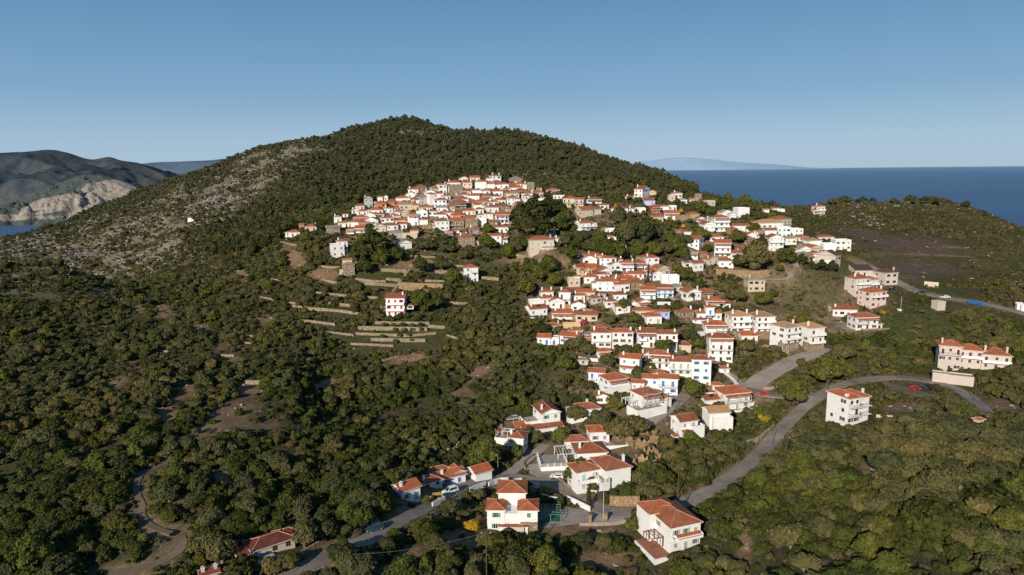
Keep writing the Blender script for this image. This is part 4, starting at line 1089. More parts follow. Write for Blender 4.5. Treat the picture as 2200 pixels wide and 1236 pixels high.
leafmat('leaf_bougain', lf(.16, .03, .08), lf(.24, .05, .12), lf(.30, .08, .15))
plain('bark', (.13, .10, .075), .95, .3, 3); plain('bark_pale', (.24, .21, .17), .95, .25, 3)
BL = {  # lobes of the unit crown (x, y, z, r, flatten)
 'olive': [(0,0,.75,.62,.8),(.42,.1,.62,.48,.8),(-.4,.2,.6,.5,.8),(.05,-.45,.6,.48,.8),(-.1,.45,.7,.46,.8),(.3,-.3,.9,.34,.8),(-.3,-.25,.95,.34,.8)],
 'shrub': [(0,0,.45,.7,.85),(.45,.15,.32,.48,.85),(-.4,.3,.35,.5,.85),(.1,-.5,.3,.48,.85),(-.35,-.3,.5,.42,.85),(.2,.45,.5,.4,.85)],
 'broad': [(0,0,1.05,.68,.95),(.45,.2,.8,.5,.9),(-.45,.1,.8,.52,.9),(.1,-.5,.75,.5,.9),(0,.45,.9,.5,.9),(.2,-.1,1.4,.42,.9)],
 'pine': [(0,0,1.3,.72,.62),(.5,.1,1.15,.5,.6),(-.45,.25,1.2,.5,.6),(.1,-.5,1.1,.5,.6),(0,.1,1.75,.5,.7),(.15,-.1,2.1,.32,.8),(-.3,-.3,1.55,.4,.6),(.25,.35,1.5,.4,.6)],
 'cypress': [(0,0,.9,.42,2.0),(0,0,1.9,.36,2.1),(0,0,2.9,.22,2.4)],
 'scrub': [(0,0,.25,.7,.6),(.4,.2,.2,.5,.6),(-.35,-.3,.22,.5,.6)],
}
def leaf_mesh(name, kind, n, size, seed, mats, core=True):
    g_ = np.random.default_rng(seed); bl = BL[kind]; V = []; Fc = []
    L = np.array(bl + ([] if kind == 'cypress' else [(g_.uniform(-.7, .7), g_.uniform(-.7, .7), g_.uniform(.3, .9)*(2 if kind == 'pine' else 1), g_.uniform(.2, .36), .8) for _ in range(5)]))[:, :5].copy(); L[:, :3] += g_.normal(0, .08, (len(L), 3))*[1, 1, .6]; L[:, 3] *= g_.uniform(.85, 1.15, len(L))
    wts = L[:, 3]**2; wts /= wts.sum(); k = g_.choice(len(L), n, p=wts)
    d = g_.normal(size=(n, 3)); d[:, 2] = np.where(d[:, 2] < -.35, -d[:, 2], d[:, 2]); d /= np.linalg.norm(d, axis=1)[:, None]
    rad = L[k, 3]*g_.uniform(.80, 1.08, n)*(1+.18*np.sin(d[:, 0]*7+seed)*np.cos(d[:, 1]*6))
    P = L[k, :3] + d*rad[:, None]*np.c_[np.ones(n), np.ones(n), L[k, 4]]
    if kind == 'cypress': P[:, :2] *= .8
    nn = d + g_.normal(0, .5, (n, 3)); nn[:, 2] += .25; nn /= np.linalg.norm(nn, axis=1)[:, None]
    a = np.cross(nn, g_.normal(size=(n, 3))); a /= np.linalg.norm(a, axis=1)[:, None]; b = np.cross(nn, a)
    s = size*g_.uniform(.6, 1.4, n)[:, None]; a = a*s; b = b*s*g_.uniform(.55, 1, n)[:, None]
    q = np.stack([P-a-b*.6, P+a*.8-b, P+a+b*.7, P-a*.7+b], 1).reshape(-1, 3)
    V = q.tolist(); Fc = np.arange(4*n).reshape(-1, 4).tolist()
    mi = [0]*n
    if core:
        for lx, ly, lz, lr, lz2 in L:
            o = len(V); nu, nv = 7, 4; r = lr*.80
            for j in range(nv+1):
                th = math.pi*j/nv
                for i in range(nu): V.append((lx*(.8 if kind == 'cypress' else 1)+r*math.sin(th)*math.cos(2*math.pi*i/nu), ly+r*math.sin(th)*math.sin(2*math.pi*i/nu), lz+r*lz2*math.cos(th)))
            for j in range(nv):
                for i in range(nu): Fc.append([o+j*nu+i, o+(j+1)*nu+i, o+(j+1)*nu+(i+1) % nu, o+j*nu+(i+1) % nu]); mi.append(0)
    me = bpy.data.meshes.new(name); me.from_pydata(V, [], Fc); me.materials.append(mats); me.update(); return me
def trunk_mesh(h, r, seed, mat):
    m = MB(); rs = random.Random(seed); p = Vector((0, 0, -.6)); rr = r
    top = Vector((rs.uniform(-.1, .1)*h, rs.uniform(-.1, .1)*h, h*.6))
    def seg(a, b, r0, r1, n=6):
        d = (b-a).normalized(); u = d.orthogonal().normalized(); w = d.cross(u)
        A = [a+(u*math.cos(2*math.pi*i/n)+w*math.sin(2*math.pi*i/n))*r0 for i in range(n)]; B = [b+(u*math.cos(2*math.pi*i/n)+w*math.sin(2*math.pi*i/n))*r1 for i in range(n)]
        for i in range(n): m.face([A[i], A[(i+1) % n], B[(i+1) % n], B[i]])
    mid = (p+top)/2+Vector((rs.uniform(-.06, .06), rs.uniform(-.06, .06), 0)); seg(p, mid, r, r*.8); seg(mid, top, r*.8, r*.62)
    for i in range(4):
        a = rs.uniform(0, 6.28); seg(top-Vector((0, 0, h*.08*i)), top+Vector((math.cos(a)*.45, math.sin(a)*.45, h*.35)), r*.45, r*.15, 5)
    return m.mesh('trunk', [mat])
KIND = {'olive': ('olive', 'leaf_olive', .55), 'shrub': ('shrub', 'leaf_shrub', 0), 'broad': ('broad', 'leaf_broad', .7), 'pine': ('pine', 'leaf_pine', 1.1), 'cypress': ('cypress', 'leaf_cypress', .5),
        'dry': ('shrub', 'leaf_dry', 0), 'scrub': ('scrub', 'leaf_scrub', 0), 'autumn': ('broad', 'leaf_autumn', .7), 'bougain': ('shrub', 'leaf_bougain', 0), 'gum': ('broad', 'leaf_olive', .8), 'darkpine': ('pine', 'leaf_cypress', 1.0)}
PROTO = {}
LODN = [(2600, .068), (1000, .105), (320, .18), (110, .30)]
NV = 5
for kd, (bk, mt, tr) in KIND.items():
    for lod, (n, s) in enumerate(LODN):
        for v in range(NV):
            if kd in ('autumn', 'bougain', 'gum', 'darkpine') and v > 0: PROTO[kd, lod, v] = PROTO[kd, lod, 0]; continue
            if kd == 'cypress': n_, s_ = n//2, s*.8
            elif kd == 'scrub': n_, s_ = n//3, s*1.15
            else: n_, s_ = n, s
            PROTO[kd, lod, v] = leaf_mesh('crown', bk, max(30, n_), s_*(.8 if kd in ('dry',) else 1), hash((kd, v)) % 1000 if False else (sum(map(ord, kd))*7+v*13) % 9973, MATS[mt], core=kd != 'dry')
TRUNK = {k: trunk_mesh(v[2], .10 if k != 'cypress' else .06, sum(map(ord, k)), MATS['bark_pale' if k in ('olive', 'gum') else 'bark']) for k, v in KIND.items() if v[2] > 0}
# ---- boxes to keep clear
HB = [(h['x0'], h['x1'], h['y0'], h['y1'], h['D']) for h in HOUSES]
def clear_of_houses(x, y):
    ok = np.ones(len(x), bool)
    for h in HOUSES:
        dx = x-h['P'][0]; dy = y-h['P'][1]; c, s_ = h['loc']; lx = dx*c+dy*s_; ly = -dx*s_+dy*c
        ok &= ~((lx > h['X0']-.5) & (lx < h['X1']+.5) & (ly > -1.8) & (ly < h['dd']+.5))
    return ok
CUM = np.maximum.accumulate((ZG-ZC)/YY, axis=0)
def gidx(x, y):
    u = np.clip(((x/y-UG[0])/(UG[1]-UG[0])).astype(int), 0, NU-1); v = np.clip((np.log(y/60)/np.log(YG[1]/YG[0])).astype(int), 0, NY-1); return v, u
def ok_place(x, y, z, r, h, road_margin=.2):
    px, py, D = proj(np.stack([x, y, z], -1)); k = D/F; rp = r/k*.8; hp = h/k*.9
    ok = clear_of_houses(x, y)
    for x0, x1, y0, y1, HD in HB:      # do not hide a facade the photograph shows
        ok &= ~((y < HD+1) & (px+rp > x0) & (px-rp < x1) & (py-hp < y0+(y1-y0)*.78) & (py > y0))
    rd = roadd(x, y); ok &= rd > r*.7+road_margin
    drop = np.maximum(ZC-z, 6)
    for f_ in (.35, .7, 1.0):
        yy = y*(1+h*f_/(drop-h*f_).clip(6)); rr = roadd(x*yy/y, yy); ok &= (rr > .2) | (yy > 420) | ((px < 860) & (py > 1080) & (RNG.random(len(px)) < .5))
    v, u = gidx(x, y); ok &= (z+h+4-ZC)/y >= CUM[v, u]-.002
    ok &= (px > -200) & (px < 2400) & (py < 1400)
    for x0, x1, y0, y1 in KEEP: ok &= ~((px > x0) & (px < x1) & (py-hp < y1) & (py > y0))
    return ok, px, py, k
KEEP = [(1486,1514,411,433),(1290,1345,1085,1150),(1155,1250,1090,1150),(1940,2000,800,850),(1610,1665,820,862),(900,1000,1030,1095),(1175,1215,1005,1045),(780,825,1118,1150),(560,600,1188,1225),(810,960,692,748),(2000,2110,620,662),(1060,1150,1030,1055)]
TREES = []     # kind, x, y, z, R, sx, sz, rot
def cells(y0, y1, c, jit=.45):
    out = []
    ys = np.arange(y0, y1, c)
    for y in ys:
        xs = np.arange(-.86*y-10, .86*y+10, c); out.append(np.stack([xs, np.full(len(xs), y)], 1))
    P = np.concatenate(out); P += RNG.uniform(-jit, jit, P.shape)*c; P[:, 1] = np.maximum(P[:, 1], y0); return P[:, 0], P[:, 1]
Z_PINE = [(880,390,240,34,-8),(1080,330,290,42,8),(760,330,170,36,-22),(500,512,110,34,-6),(640,440,110,24,-14),(1330,378,190,16,12),(560,500,90,20),(1200,340,180,30,14)]
Z_OLIVEG = [(2000,980,240,130),(330,800,320,110,-10),(720,650,160,60),(560,560,200,40,-8),(2120,760,100,60),(500,1000,200,60),(700,790,200,60),(1030,760,150,90),(560,440,60,20),(1130,650,70,70)]
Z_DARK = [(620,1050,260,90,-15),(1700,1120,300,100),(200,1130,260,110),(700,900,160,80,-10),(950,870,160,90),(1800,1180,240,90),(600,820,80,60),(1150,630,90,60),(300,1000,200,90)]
Z_CLEAR = Z_BARE + [((pl[0][0]+pl[-1][0])/2, (pl[0][1]+pl[-1][1])/2+1, abs(pl[-1][0]-pl[0][0])/2+2, 5, math.degrees(math.atan2(pl[-1][1]-pl[0][1], pl[-1][0]-pl[0][0]))) for pl, h in TW] + [(1950,700,105,24,3),(1850,745,50,14,-5),(1960,530,110,14,4),(850,718,95,30),(810,596,60,18),(1240,1120,90,24),(905,1100,50,12),(2010,560,80,8,2),(1100,1040,100,14)]
def choose(px, py, y, n):
    r = RNG.random(n); kd = np.full(n, 'olive', dtype='U10')
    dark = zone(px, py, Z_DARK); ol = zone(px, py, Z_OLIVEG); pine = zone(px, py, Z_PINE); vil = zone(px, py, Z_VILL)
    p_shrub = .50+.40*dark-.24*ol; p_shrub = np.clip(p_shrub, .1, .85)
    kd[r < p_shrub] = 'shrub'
    r2 = RNG.random(n); kd[(r2 < .10)] = 'dry'; kd[(r2 > .955)] = 'broad'; kd[(vil > .5) & (r2 > .70)] = 'broad'; kd[(vil > .5) & (r2 > .985)] = 'autumn'; kd[(vil > .5) & (r2 > .93) & (r2 < .955)] = 'cypress'
    kd[(RNG.random(n) < pine*.86)] = 'pine'
    return kd, pine, vil
def band(y0, y1, c, dens, R0, R1, small=False):
    x, y = cells(y0, y1, c); z = gh(x, y); n = len(x)
    px, py, D = proj(np.stack([x, y, z], -1))
    kd, pine, vil = choose(px, py, y, n)
    clump = fbm(x/16+3, y/16, 3)
    right = np.clip((px-1640)/80, 0, 1)*np.clip((690-py)/40, 0, 1)
    clr = np.maximum(zone(px, py, Z_CLEAR), zone(px, py-(1.8 if not small else .4)/(D/F), Z_CLEAR)); rock = zone(px, py, Z_ROCK)
    p = dens*(1-.96*clr)*(1-.40*vil*(0 if small else 1))*(1-.75*right*(1-pine)*(0 if small else 1))*(1-.78*rock*(0 if small else 1)*(1-pine*.5))*np.clip(1.05+clump*1.5, .2, 1.3)
    p *= 1-.93*zone(px, py, Z_BURNT)
    p *= 1-(.55 if small else .85)*zone(px, py, Z_DRY)
    if not small: p = np.where(pine > .5, np.maximum(p, .95)*np.clip(1.15+clump*1.6, .25, 1), p)
    if small: kd[:] = np.where(RNG.random(n) < .7, 'scrub', np.where(RNG.random(n) < .5, 'shrub', 'dry')); 
    Rr = (R0+(R1-R0)*RNG.random(n)**1.6)*np.clip(1+clump*.8, .6, 1.5)
    if not small:
        Rr = np.where(kd == 'pine', 1.2+2.0*RNG.random(n)**1.5, Rr); Rr = np.where(kd == 'cypress', RNG.uniform(1.3, 1.9, n), Rr); Rr = np.where(kd == 'dry', Rr*.7, Rr)
        Rr = Rr*(1-.35*vil); Rr = np.where((right > .5) & (kd != 'pine'), Rr*.55, Rr)
        Rr = np.where((px > 1640) & (py > 960), Rr*1.25, Rr)
    H = np.where(kd == 'pine', Rr*2.3, np.where(kd == 'cypress', Rr*3.6, np.where(kd == 'shrub', Rr*1.1, Rr*1.4)))
    ok, px, py, k = ok_place(x, y, z, Rr, H if not small else H*.5)
    ok &= RNG.random(n) < p
    for i in np.nonzero(ok)[0]:
        TREES.append((kd[i], x[i], y[i], z[i], Rr[i], RNG.uniform(.78, 1.35) if kd[i] != 'cypress' else 1, RNG.uniform(.7, 1.25), RNG.uniform(0, 6.28), px[i], py[i], k[i]))
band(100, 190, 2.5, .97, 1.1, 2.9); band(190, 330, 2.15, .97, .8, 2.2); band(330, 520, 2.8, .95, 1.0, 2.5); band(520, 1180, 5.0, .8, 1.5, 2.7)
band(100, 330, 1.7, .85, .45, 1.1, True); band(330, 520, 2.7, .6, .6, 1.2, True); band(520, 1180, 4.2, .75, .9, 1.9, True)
# trees the photograph singles out: px, py of the foot, kind, half width px, height stretch
SPOT = [(1345,536,'gum',27,1.2),(1385,530,'gum',22,1.4),(1372,560,'broad',20,1.1),(1350,530,'autumn',13,.9),(1364,534,'autumn',9,.8),(1300,560,'broad',22,1),(1325,562,'broad',20,1),(1270,548,'olive',20,1.1),(1225,560,'broad',16,1),(1240,540,'broad',15,1),(1255,520,'olive',16,1),(1290,535,'broad',17,1.1),(1335,558,'olive',18,1),(1400,556,'broad',20,.9),(1425,550,'olive',20,1),(1450,545,'broad',20,.9),(1470,530,'olive',18,1),(1440,525,'broad',16,.9),(1410,512,'olive',16,1),(1395,498,'broad',16,1),(1465,560,'broad',18,.8),(1455,590,'broad',14,.9),(1475,610,'broad',18,1),(1330,490,'gum',22,1),(1205,500,'broad',18,1),(1215,480,'broad',16,.9),(1090,560,'broad',18,.9),(1180,590,'broad',20,1),(1160,610,'broad',20,1.1),(1140,590,'broad',18,1),(1190,620,'broad',18,.9),(1130,640,'broad',22,1),(1235,575,'broad',10,.9),(1200,720,'olive',12,1),(1150,705,'olive',14,1),(1165,715,'shrub',18,1),(1340,670,'broad',14,1),(1365,700,'broad',14,1),(1310,700,'olive',16,1),(1265,720,'broad',9,1),(1450,705,'broad',10,1),(1455,675,'broad',12,1.2),(1480,645,'olive',14,1),(1620,690,'broad',9,1),(1560,700,'broad',9,1.2),(1640,660,'broad',20,.8),(1580,650,'olive',24,.9),(1560,630,'olive',20,.8),(1500,625,'broad',16,.9),(1660,640,'broad',10,.9),(1215,530,'olive',14,1.2),
 (1622,588,'gum',32,1.1),(1590,580,'broad',18,.9),(1690,572,'broad',20,.9),(1723,572,'darkpine',11,.9),(1765,588,'darkpine',14,.8),(1788,588,'darkpine',13,.8),(1742,580,'cypress',8,.9),(1703,546,'broad',12,.8),(1583,526,'broad',19,.8),(1634,540,'darkpine',13,1),(1620,540,'broad',12,.7),(1618,498,'broad',16,.6),(1520,545,'broad',12,.8),(1506,520,'broad',20,.8),(1496,462,'broad',16,.5),(1540,460,'broad',16,.5),(1850,440,'pine',13,.5),(1875,438,'pine',10,.5),(1955,440,'pine',13,.6),(1985,440,'pine',11,.6),(2010,442,'pine',10,.6),(2075,446,'pine',9,.6),(1790,440,'broad',12,.6),(1815,438,'broad',14,.6),(1920,438,'broad',10,.6),(1660,446,'pine',8,.7),(1640,450,'cypress',4,.8),(1615,452,'broad',7,.6),(1455,440,'broad',8,.8),
 (1392,618,'cypress',7,2.0),(1395,622,'cypress',5,1.3),(1165,520,'darkpine',26,.9),(1125,520,'darkpine',26,.9),(1150,480,'darkpine',28,.8),(1180,470,'darkpine',22,.8),(1120,490,'darkpine',22,.9),(1200,470,'darkpine',18,.8),(1135,540,'broad',22,.8),(1105,545,'gum',20,.8),
 (800,560,'darkpine',26,1.1),(775,575,'darkpine',20,1.1),(820,572,'broad',20,1),(850,562,'broad',20,.8),(880,560,'cypress',7,1),(868,552,'cypress',7,.9),(785,590,'broad',18,.9),(690,565,'cypress',6,1.2),(700,570,'cypress',6,1.2),(705,555,'cypress',5,1.2),(690,500,'darkpine',12,.9),(705,470,'darkpine',10,.9),(905,675,'broad',24,1.1),(930,668,'broad',20,1),(890,660,'broad',16,1),(975,622,'broad',20,1.1),(1000,620,'broad',12,.8),(905,590,'broad',17,1.1),(1050,540,'broad',16,1),(1048,508,'broad',14,1),(1000,560,'olive',20,.8),(950,580,'olive',18,.8),(915,540,'olive',26,.7),(960,545,'olive',20,.7),
 (1808,778,'olive',24,1.1),(1855,760,'broad',14,1),(1770,735,'broad',10,1),(1720,700,'broad',12,1),(1775,830,'broad',32,1.1),(1705,878,'broad',24,1.3),(1602,760,'olive',19,1.1),(1590,785,'olive',16,.9),(1570,740,'broad',10,1),(1663,762,'olive',14,1),(1700,830,'broad',8,1),(1720,790,'broad',10,1),
 (1240,760,'olive',22,1.1),(1265,765,'olive',18,1),(1345,765,'olive',16,1),(1370,768,'broad',12,1.2),(1425,760,'broad',22,.7),(1305,790,'olive',16,1.2),(1480,736,'olive',20,1),(1500,752,'broad',14,1),(1440,830,'broad',8,1),(1375,815,'olive',16,.8),(1370,810,'broad',12,1),(1395,790,'broad',8,1.2),(1490,860,'broad',22,1),(1480,835,'broad',10,1.2),(1545,880,'olive',14,.9),(1265,840,'olive',16,.9),(1320,880,'broad',22,.7),(1270,870,'olive',14,.8),
 (1330,945,'olive',34,.9),(1290,920,'olive',28,.9),(1365,935,'olive',28,1),(1240,905,'olive',24,.9),(1205,960,'broad',20,1.1),(1150,955,'olive',20,1),(1110,990,'broad',14,1.3),(1040,1010,'broad',32,1.1),(1240,1045,'broad',28,1.1),(1270,1055,'broad',20,.9),(1420,1040,'shrub',26,1.2),(1385,1030,'broad',22,.9),(1350,1060,'shrub',26,.9),(1430,965,'olive',20,1),(1400,1070,'olive',20,.9),(1265,1090,'cypress',14,1),(1170,1065,'autumn',14,.7),(1133,1050,'broad',10,.9),(1098,1048,'broad',9,1),
 (1250,1178,'pine',26,.5),(1220,1190,'shrub',20,1),(1320,1180,'shrub',26,1),(1380,1130,'olive',26,1),(1360,1140,'broad',16,.8),(735,1215,'pine',34,.6),(700,1160,'olive',26,1.1),(655,1176,'gum',30,1.0),(690,1152,'gum',26,1.0),(585,1232,'olive',24,1),(625,1225,'broad',20,1),(610,1225,'olive',24,1),(780,1090,'olive',24,1.2),(900,1150,'pine',26,.5),(940,1190,'pine',30,.5),(1015,1140,'autumn',18,.6),(970,1100,'olive',20,1),(915,1085,'broad',10,1),(1030,1075,'olive',16,1),(960,1230,'pine',34,.5),(1060,1230,'shrub',40,.9),(475,1210,'olive',40,1),(440,1190,'olive',30,1),
 (1255,697,'bougain',8,1.2),(1462,585,'bougain',6,1),(1848,706,'bougain',12,.8),(1215,800,'broad',20,.9),(1700,1180,'olive',40,.9),(1900,1020,'olive',38,.9),(1985,980,'olive',34,.9),(1890,1110,'olive',30,1),(1870,1150,'olive',26,1),(1740,1000,'olive',34,.9),(2010,1150,'shrub',70,.9),(2120,1200,'broad',30,.7),(2130,1100,'shrub',70,.8),(1740,1060,'broad',36,.8),(1660,1010,'olive',30,.8),(2070,1010,'olive',34,.9)]
for q in [(826+i*19.5, 702+(i % 2)*1.5) for i in range(5)]+[(849,713),(869,714),(886,712),(906,712),(860,725),(880,724),(822,728),(886,735),(850,738)]: SPOT.append((*q, 'olive', 6.5, .9))
NSP = len(SPOT); SP = []
for px, py, kd, hw, st in SPOT:
    P = at(px, py); k = unit(P); SP.append((kd, P[0], P[1], P[2], hw*k/.95, 1.0, st, random.uniform(0, 6.28), px, py, k))
# remove scatter under the singled out trees
if TREES:
    TA = np.array([(t[1], t[2]) for t in TREES]); keep = np.ones(len(TA), bool)
    for t in SP: keep &= (TA[:, 0]-t[1])**2+(TA[:, 1]-t[2])**2 > (t[4]*.8)**2
    TREES = [t for t, f_ in zip(TREES, keep) if f_]
def lod_of(R_, k): a = R_/k*.465; return 0 if a > 8.5 else 1 if a > 4.2 else 2 if a > 1.9 else 3
FAM = {'olive': 'olive_tree', 'gum': 'eucalyptus_tree', 'broad': 'broadleaf_tree', 'autumn': 'broadleaf_tree', 'pine': 'pine_tree', 'darkpine': 'pine_tree', 'cypress': 'cypress_tree', 'shrub': 'evergreen_shrub', 'dry': 'dry_shrub', 'bougain': 'flowering_shrub', 'scrub': 'scrub'}
LOOK = {'olive': 'grey green olive tree', 'gum': 'large grey green spreading tree', 'broad': 'bright green leafy tree', 'autumn': 'yellow leaved autumn tree', 'pine': 'dark green pine tree', 'darkpine': 'very dark green conifer', 'cypress': 'slender dark cypress tree', 'shrub': 'dark green rounded evergreen shrub', 'dry': 'brown bare twigged shrub', 'bougain': 'purple flowering bougainvillea shrub'}
def region(px, py):
    for x0, x1, y0, y1, s in [(1640,2200,930,1300,'in the dense grove below the road at lower right'),(1840,2200,690,930,'near the bend of the lower road at right'),(1640,2200,400,690,'on the open right hand hillside'),(0,460,930,1300,'in the scrub around the dirt track at lower left'),(460,860,1060,1300,'around the taverna by the road at lower left'),(460,1060,880,1060,'on the slope left of the road side houses'),
        (860,1640,1130,1300,'in the strip below the villas at the bottom'),(0,600,620,930,'on the far left slope with bare patches'),(600,1060,730,880,'on the slope below the terraced garden'),(600,1100,560,730,'around the terraced garden'),(1060,1640,620,1130,'among the lower village houses'),(1180,1640,440,620,'in the green belt between the upper houses'),(600,1180,440,560,'at the foot of the old village')]:
        if x0 <= px < x1 and y0 <= py < y1: return s
    return 'on the wooded hill behind the village' if py < 440 else 'on the left hand hillside'
used_lab = {}
def near_label(kd, px, py, hw):
    best = None
    for h in HOUSES:
        d = math.hypot(px-(h['x0']+h['x1'])/2, (py-h['y1'])*1.2)
        if d < 55 and (best is None or d < best[0]): best = (d, h)
    L_ = LOOK[kd]
    if best:
        h = best[1]; mx = (h['x0']+h['x1'])/2; side = ('in front of' if py > h['y1']+4 and abs(px-mx) < (h['x1']-h['x0'])/2 else ('right of' if px > mx else 'left of'))
        base = h['label'] or h.get('label2', '')
        lab = trimlabel('%s %s the %s' % (L_, side, base))
    else: lab = '%s %s' % (L_, region(px, py))
    return lab
def add_tree(t, lab):
    kd, x, y, z, R_, sx, sz, rz, px, py, k = t; lod = lod_of(R_, k); v = int(abs(x*7+y*3)) % NV; fam = FAM[kd]
    me = PROTO[kd, lod, v]; grp = lab.replace(LOOK[kd], fam.replace('_', ' ')+'s')
    if KIND[kd][2] > 0:
        o = link(fam, None); o.empty_display_size = .5
        c = link('crown', me, o); tr = link('trunk', TRUNK[kd], o); c.location = (0, 0, KIND[kd][2]*.35)
    else: o = link(fam, me)
    o.location = (x, y, z-.1*R_); o.scale = (R_*sx, R_/sx, R_*sz); o.rotation_euler = (0, 0, rz)
    tag(o, lab, fam.replace('_', ' ').replace('evergreen ', '').replace('dry ', '').replace('flowering ', '').replace('broadleaf ', '').replace('eucalyptus ', ''), grp)
    used_lab[lab] = used_lab.get(lab, 0)+1
for t in SP: add_tree(t, near_label(t[0], t[8], t[9], 0))
inview = [t for t in TREES if t[0] != 'scrub' and 0 < t[8] < 2200 and t[9] < 1300]
rest = {id(t): t for t in TREES}
for fam, cap in (('olive_tree', 230), ('evergreen_shrub', 290), ('broadleaf_tree', 200), ('pine_tree', 270), ('cypress_tree', 90), ('dry_shrub', 120)):
    L = sorted([t for t in inview if FAM[t[0]] == fam], key=lambda t: -t[4]/t[10])[:cap]
    for t in L: add_tree(t, near_label(t[0], t[8], t[9], 0)); rest.pop(id(t))
rest = list(rest.values())
# the uncountable remainder: one object per kind, instancing on points
def scatter(name, T, label, cat, protos):
    if not T: return
    coll = bpy.data.collections.new(name+'_shapes'); names = []
    for i, me in enumerate(protos):
        o = bpy.data.objects.new('%s_shape_%03d' % (name, i), me); coll.objects.link(o)
    me = bpy.data.meshes.new(name); me.from_pydata([(t[0], t[1], t[2]) for t in T], [], [])
    a = me.attributes.new('rot', 'FLOAT_VECTOR', 'POINT'); a.data.foreach_set('vector', np.array([t[3] for t in T], 'f').ravel())
    a = me.attributes.new('scl', 'FLOAT_VECTOR', 'POINT'); a.data.foreach_set('vector', np.array([t[4] for t in T], 'f').ravel())
    a = me.attributes.new('idx', 'INT', 'POINT'); a.data.foreach_set('value', np.array([t[5] for t in T], 'i'))
    ob = link(name, me); ng = bpy.data.node_groups.new(name, 'GeometryNodeTree')
    ng.interface.new_socket('Geometry', in_out='INPUT', socket_type='NodeSocketGeometry'); ng.interface.new_socket('Geometry', in_out='OUTPUT', socket_type='NodeSocketGeometry')
    N = ng.nodes; L = ng.links; gi = N.new('NodeGroupInput'); go = N.new('NodeGroupOutput'); ip = N.new('GeometryNodeInstanceOnPoints'); ci = N.new('GeometryNodeCollectionInfo')
    ci.inputs['Collection'].default_value = coll; ci.inputs['Separate Children'].default_value = True; ci.inputs['Reset Children'].default_value = True
    def na(nm, ty):
        n_ = N.new('GeometryNodeInputNamedAttribute'); n_.data_type = ty; n_.inputs['Name'].default_value = nm; return n_.outputs['Attribute']
    er = N.new('FunctionNodeEulerToRotation'); L.new(na('rot', 'FLOAT_VECTOR'), er.inputs[0])
    L.new(gi.outputs[0], ip.inputs['Points']); L.new(ci.outputs[0], ip.inputs['Instance']); ip.inputs['Pick Instance'].default_value = True
    L.new(na('idx', 'INT'), ip.inputs['Instance Index']); L.new(er.outputs[0], ip.inputs['Rotation']); L.new(na('scl', 'FLOAT_VECTOR'), ip.inputs['Scale']); L.new(ip.outputs[0], go.inputs[0])
    md = ob.modifiers.new('scatter', 'NODES'); md.node_group = ng
    tag(ob, label, cat, kind='stuff')
GN = {'olive': ('olive_grove', 'smaller grey green olive trees spread over all the slopes', 'olive trees'), 'shrub': ('maquis', 'dense dark green maquis scrub covering the hillsides', 'shrubs'), 'broad': ('green_thicket', 'bright green leafy thicket dotted over the slopes and gardens', 'thicket'),
      'pine': ('pine_forest', 'far pine forest on the hill behind the village', 'forest'), 'dry': ('dry_brush', 'brown leafless brush scattered through the scrub', 'brush'), 'scrub': ('low_scrub', 'knee high olive coloured scrub between the larger shrubs', 'scrub'), 'cypress': ('cypress_clumps', 'small distant cypresses between the houses', 'cypresses'), 'autumn': ('yellow_foliage', 'small yellow leaved bushes between the houses', 'foliage')}
for kd, (nm, lab, cat) in GN.items():
    T = []
    pr = [PROTO[kd, l, v] for l in range(4) for v in range(NV)]
    for t in rest:
        if t[0] != kd: continue
        _, x, y, z, R_, sx, sz, rz, px, py, k = t; l = lod_of(R_, k); off = .45*R_ if KIND[kd][2] > .6 else .15*R_ if KIND[kd][2] > 0 else -.1*R_
        T.append((x, y, z+off-.35*R_*(KIND[kd][2] > 1), (0, 0, rz), (R_*sx, R_/sx, R_*sz), l*NV+int(abs(x*7+y*3)) % NV))
    scatter(nm, T, lab, cat, pr)
# ---- rocks
def rock_mesh(seed):
    g_ = np.random.default_rng(seed); m = bpy.data.meshes.new('rock'); V = []; Fc = []; nu, nv = 7, 5
    for j in range(nv+1):
        th = math.pi*j/nv
        for i in range(nu):
            r = 1+g_.uniform(-.3, .3) if 0 < j < nv else 1
            V.append((r*math.sin(th)*math.cos(2*math.pi*i/nu), r*math.sin(th)*math.sin(2*math.pi*i/nu)*.7, r*.5*math.cos(th)))
    for j in range(nv):
        for i in range(nu): Fc.append([j*nu+i, (j+1)*nu+i, (j+1)*nu+(i+1) % nu, j*nu+(i+1) % nu])
    m.from_pydata(V, [], Fc); m.materials.append(MATS['rock']); m.update(); return m
t = NT('rock'); n = t.noise(.8, 5); t.col(t.ramp(n, [(.3, (.18, .165, .145)), (.55, (.29, .27, .24)), (.75, (.42, .39, .35))])); t.bump(n, .8, .3); MATS['rock'] = t.m
RK = []
for y0, y1, c, s0, s1, dn in ((110, 330, 2.2, .25, .8, .16), (330, 520, 3.0, .4, 1.0, .16), (520, 1180, 2.9, .45, 1.6, .8)):
    x, y = cells(y0, y1, c); z = gh(x, y); px, py, D = proj(np.stack([x, y, z], -1)); n_ = len(x)
    w = zone(px, py, Z_ROCK, .5)*np.clip(.5+fbm(x/25, y/25, 3)*2.6, .06, 1); wb = zone(px, py, Z_BARE, .5)*.5
    p = dn*np.maximum(w*(1 if y0 > 400 else 1.5), wb*(.6 if y0 > 400 else 1)) + (.012 if y0 < 400 else .035)*(zone(px, py, Z_PINE) < .3)
    s_ = RNG.uniform(s0, s1, n_)**1.0; ok, px, py, k = ok_place(x, y, z, s_, s_*.4); ok &= RNG.random(n_) < p
    for i in np.nonzero(ok)[0]: RK.append((x[i], y[i], z[i]+.08*s_[i], (RNG.uniform(-.25, .25), RNG.uniform(-.25, .25), RNG.uniform(0, 6.28)), (s_[i]*RNG.uniform(.8, 1.5), s_[i], s_[i]*RNG.uniform(.6, 1.3)), int(RNG.integers(4))))
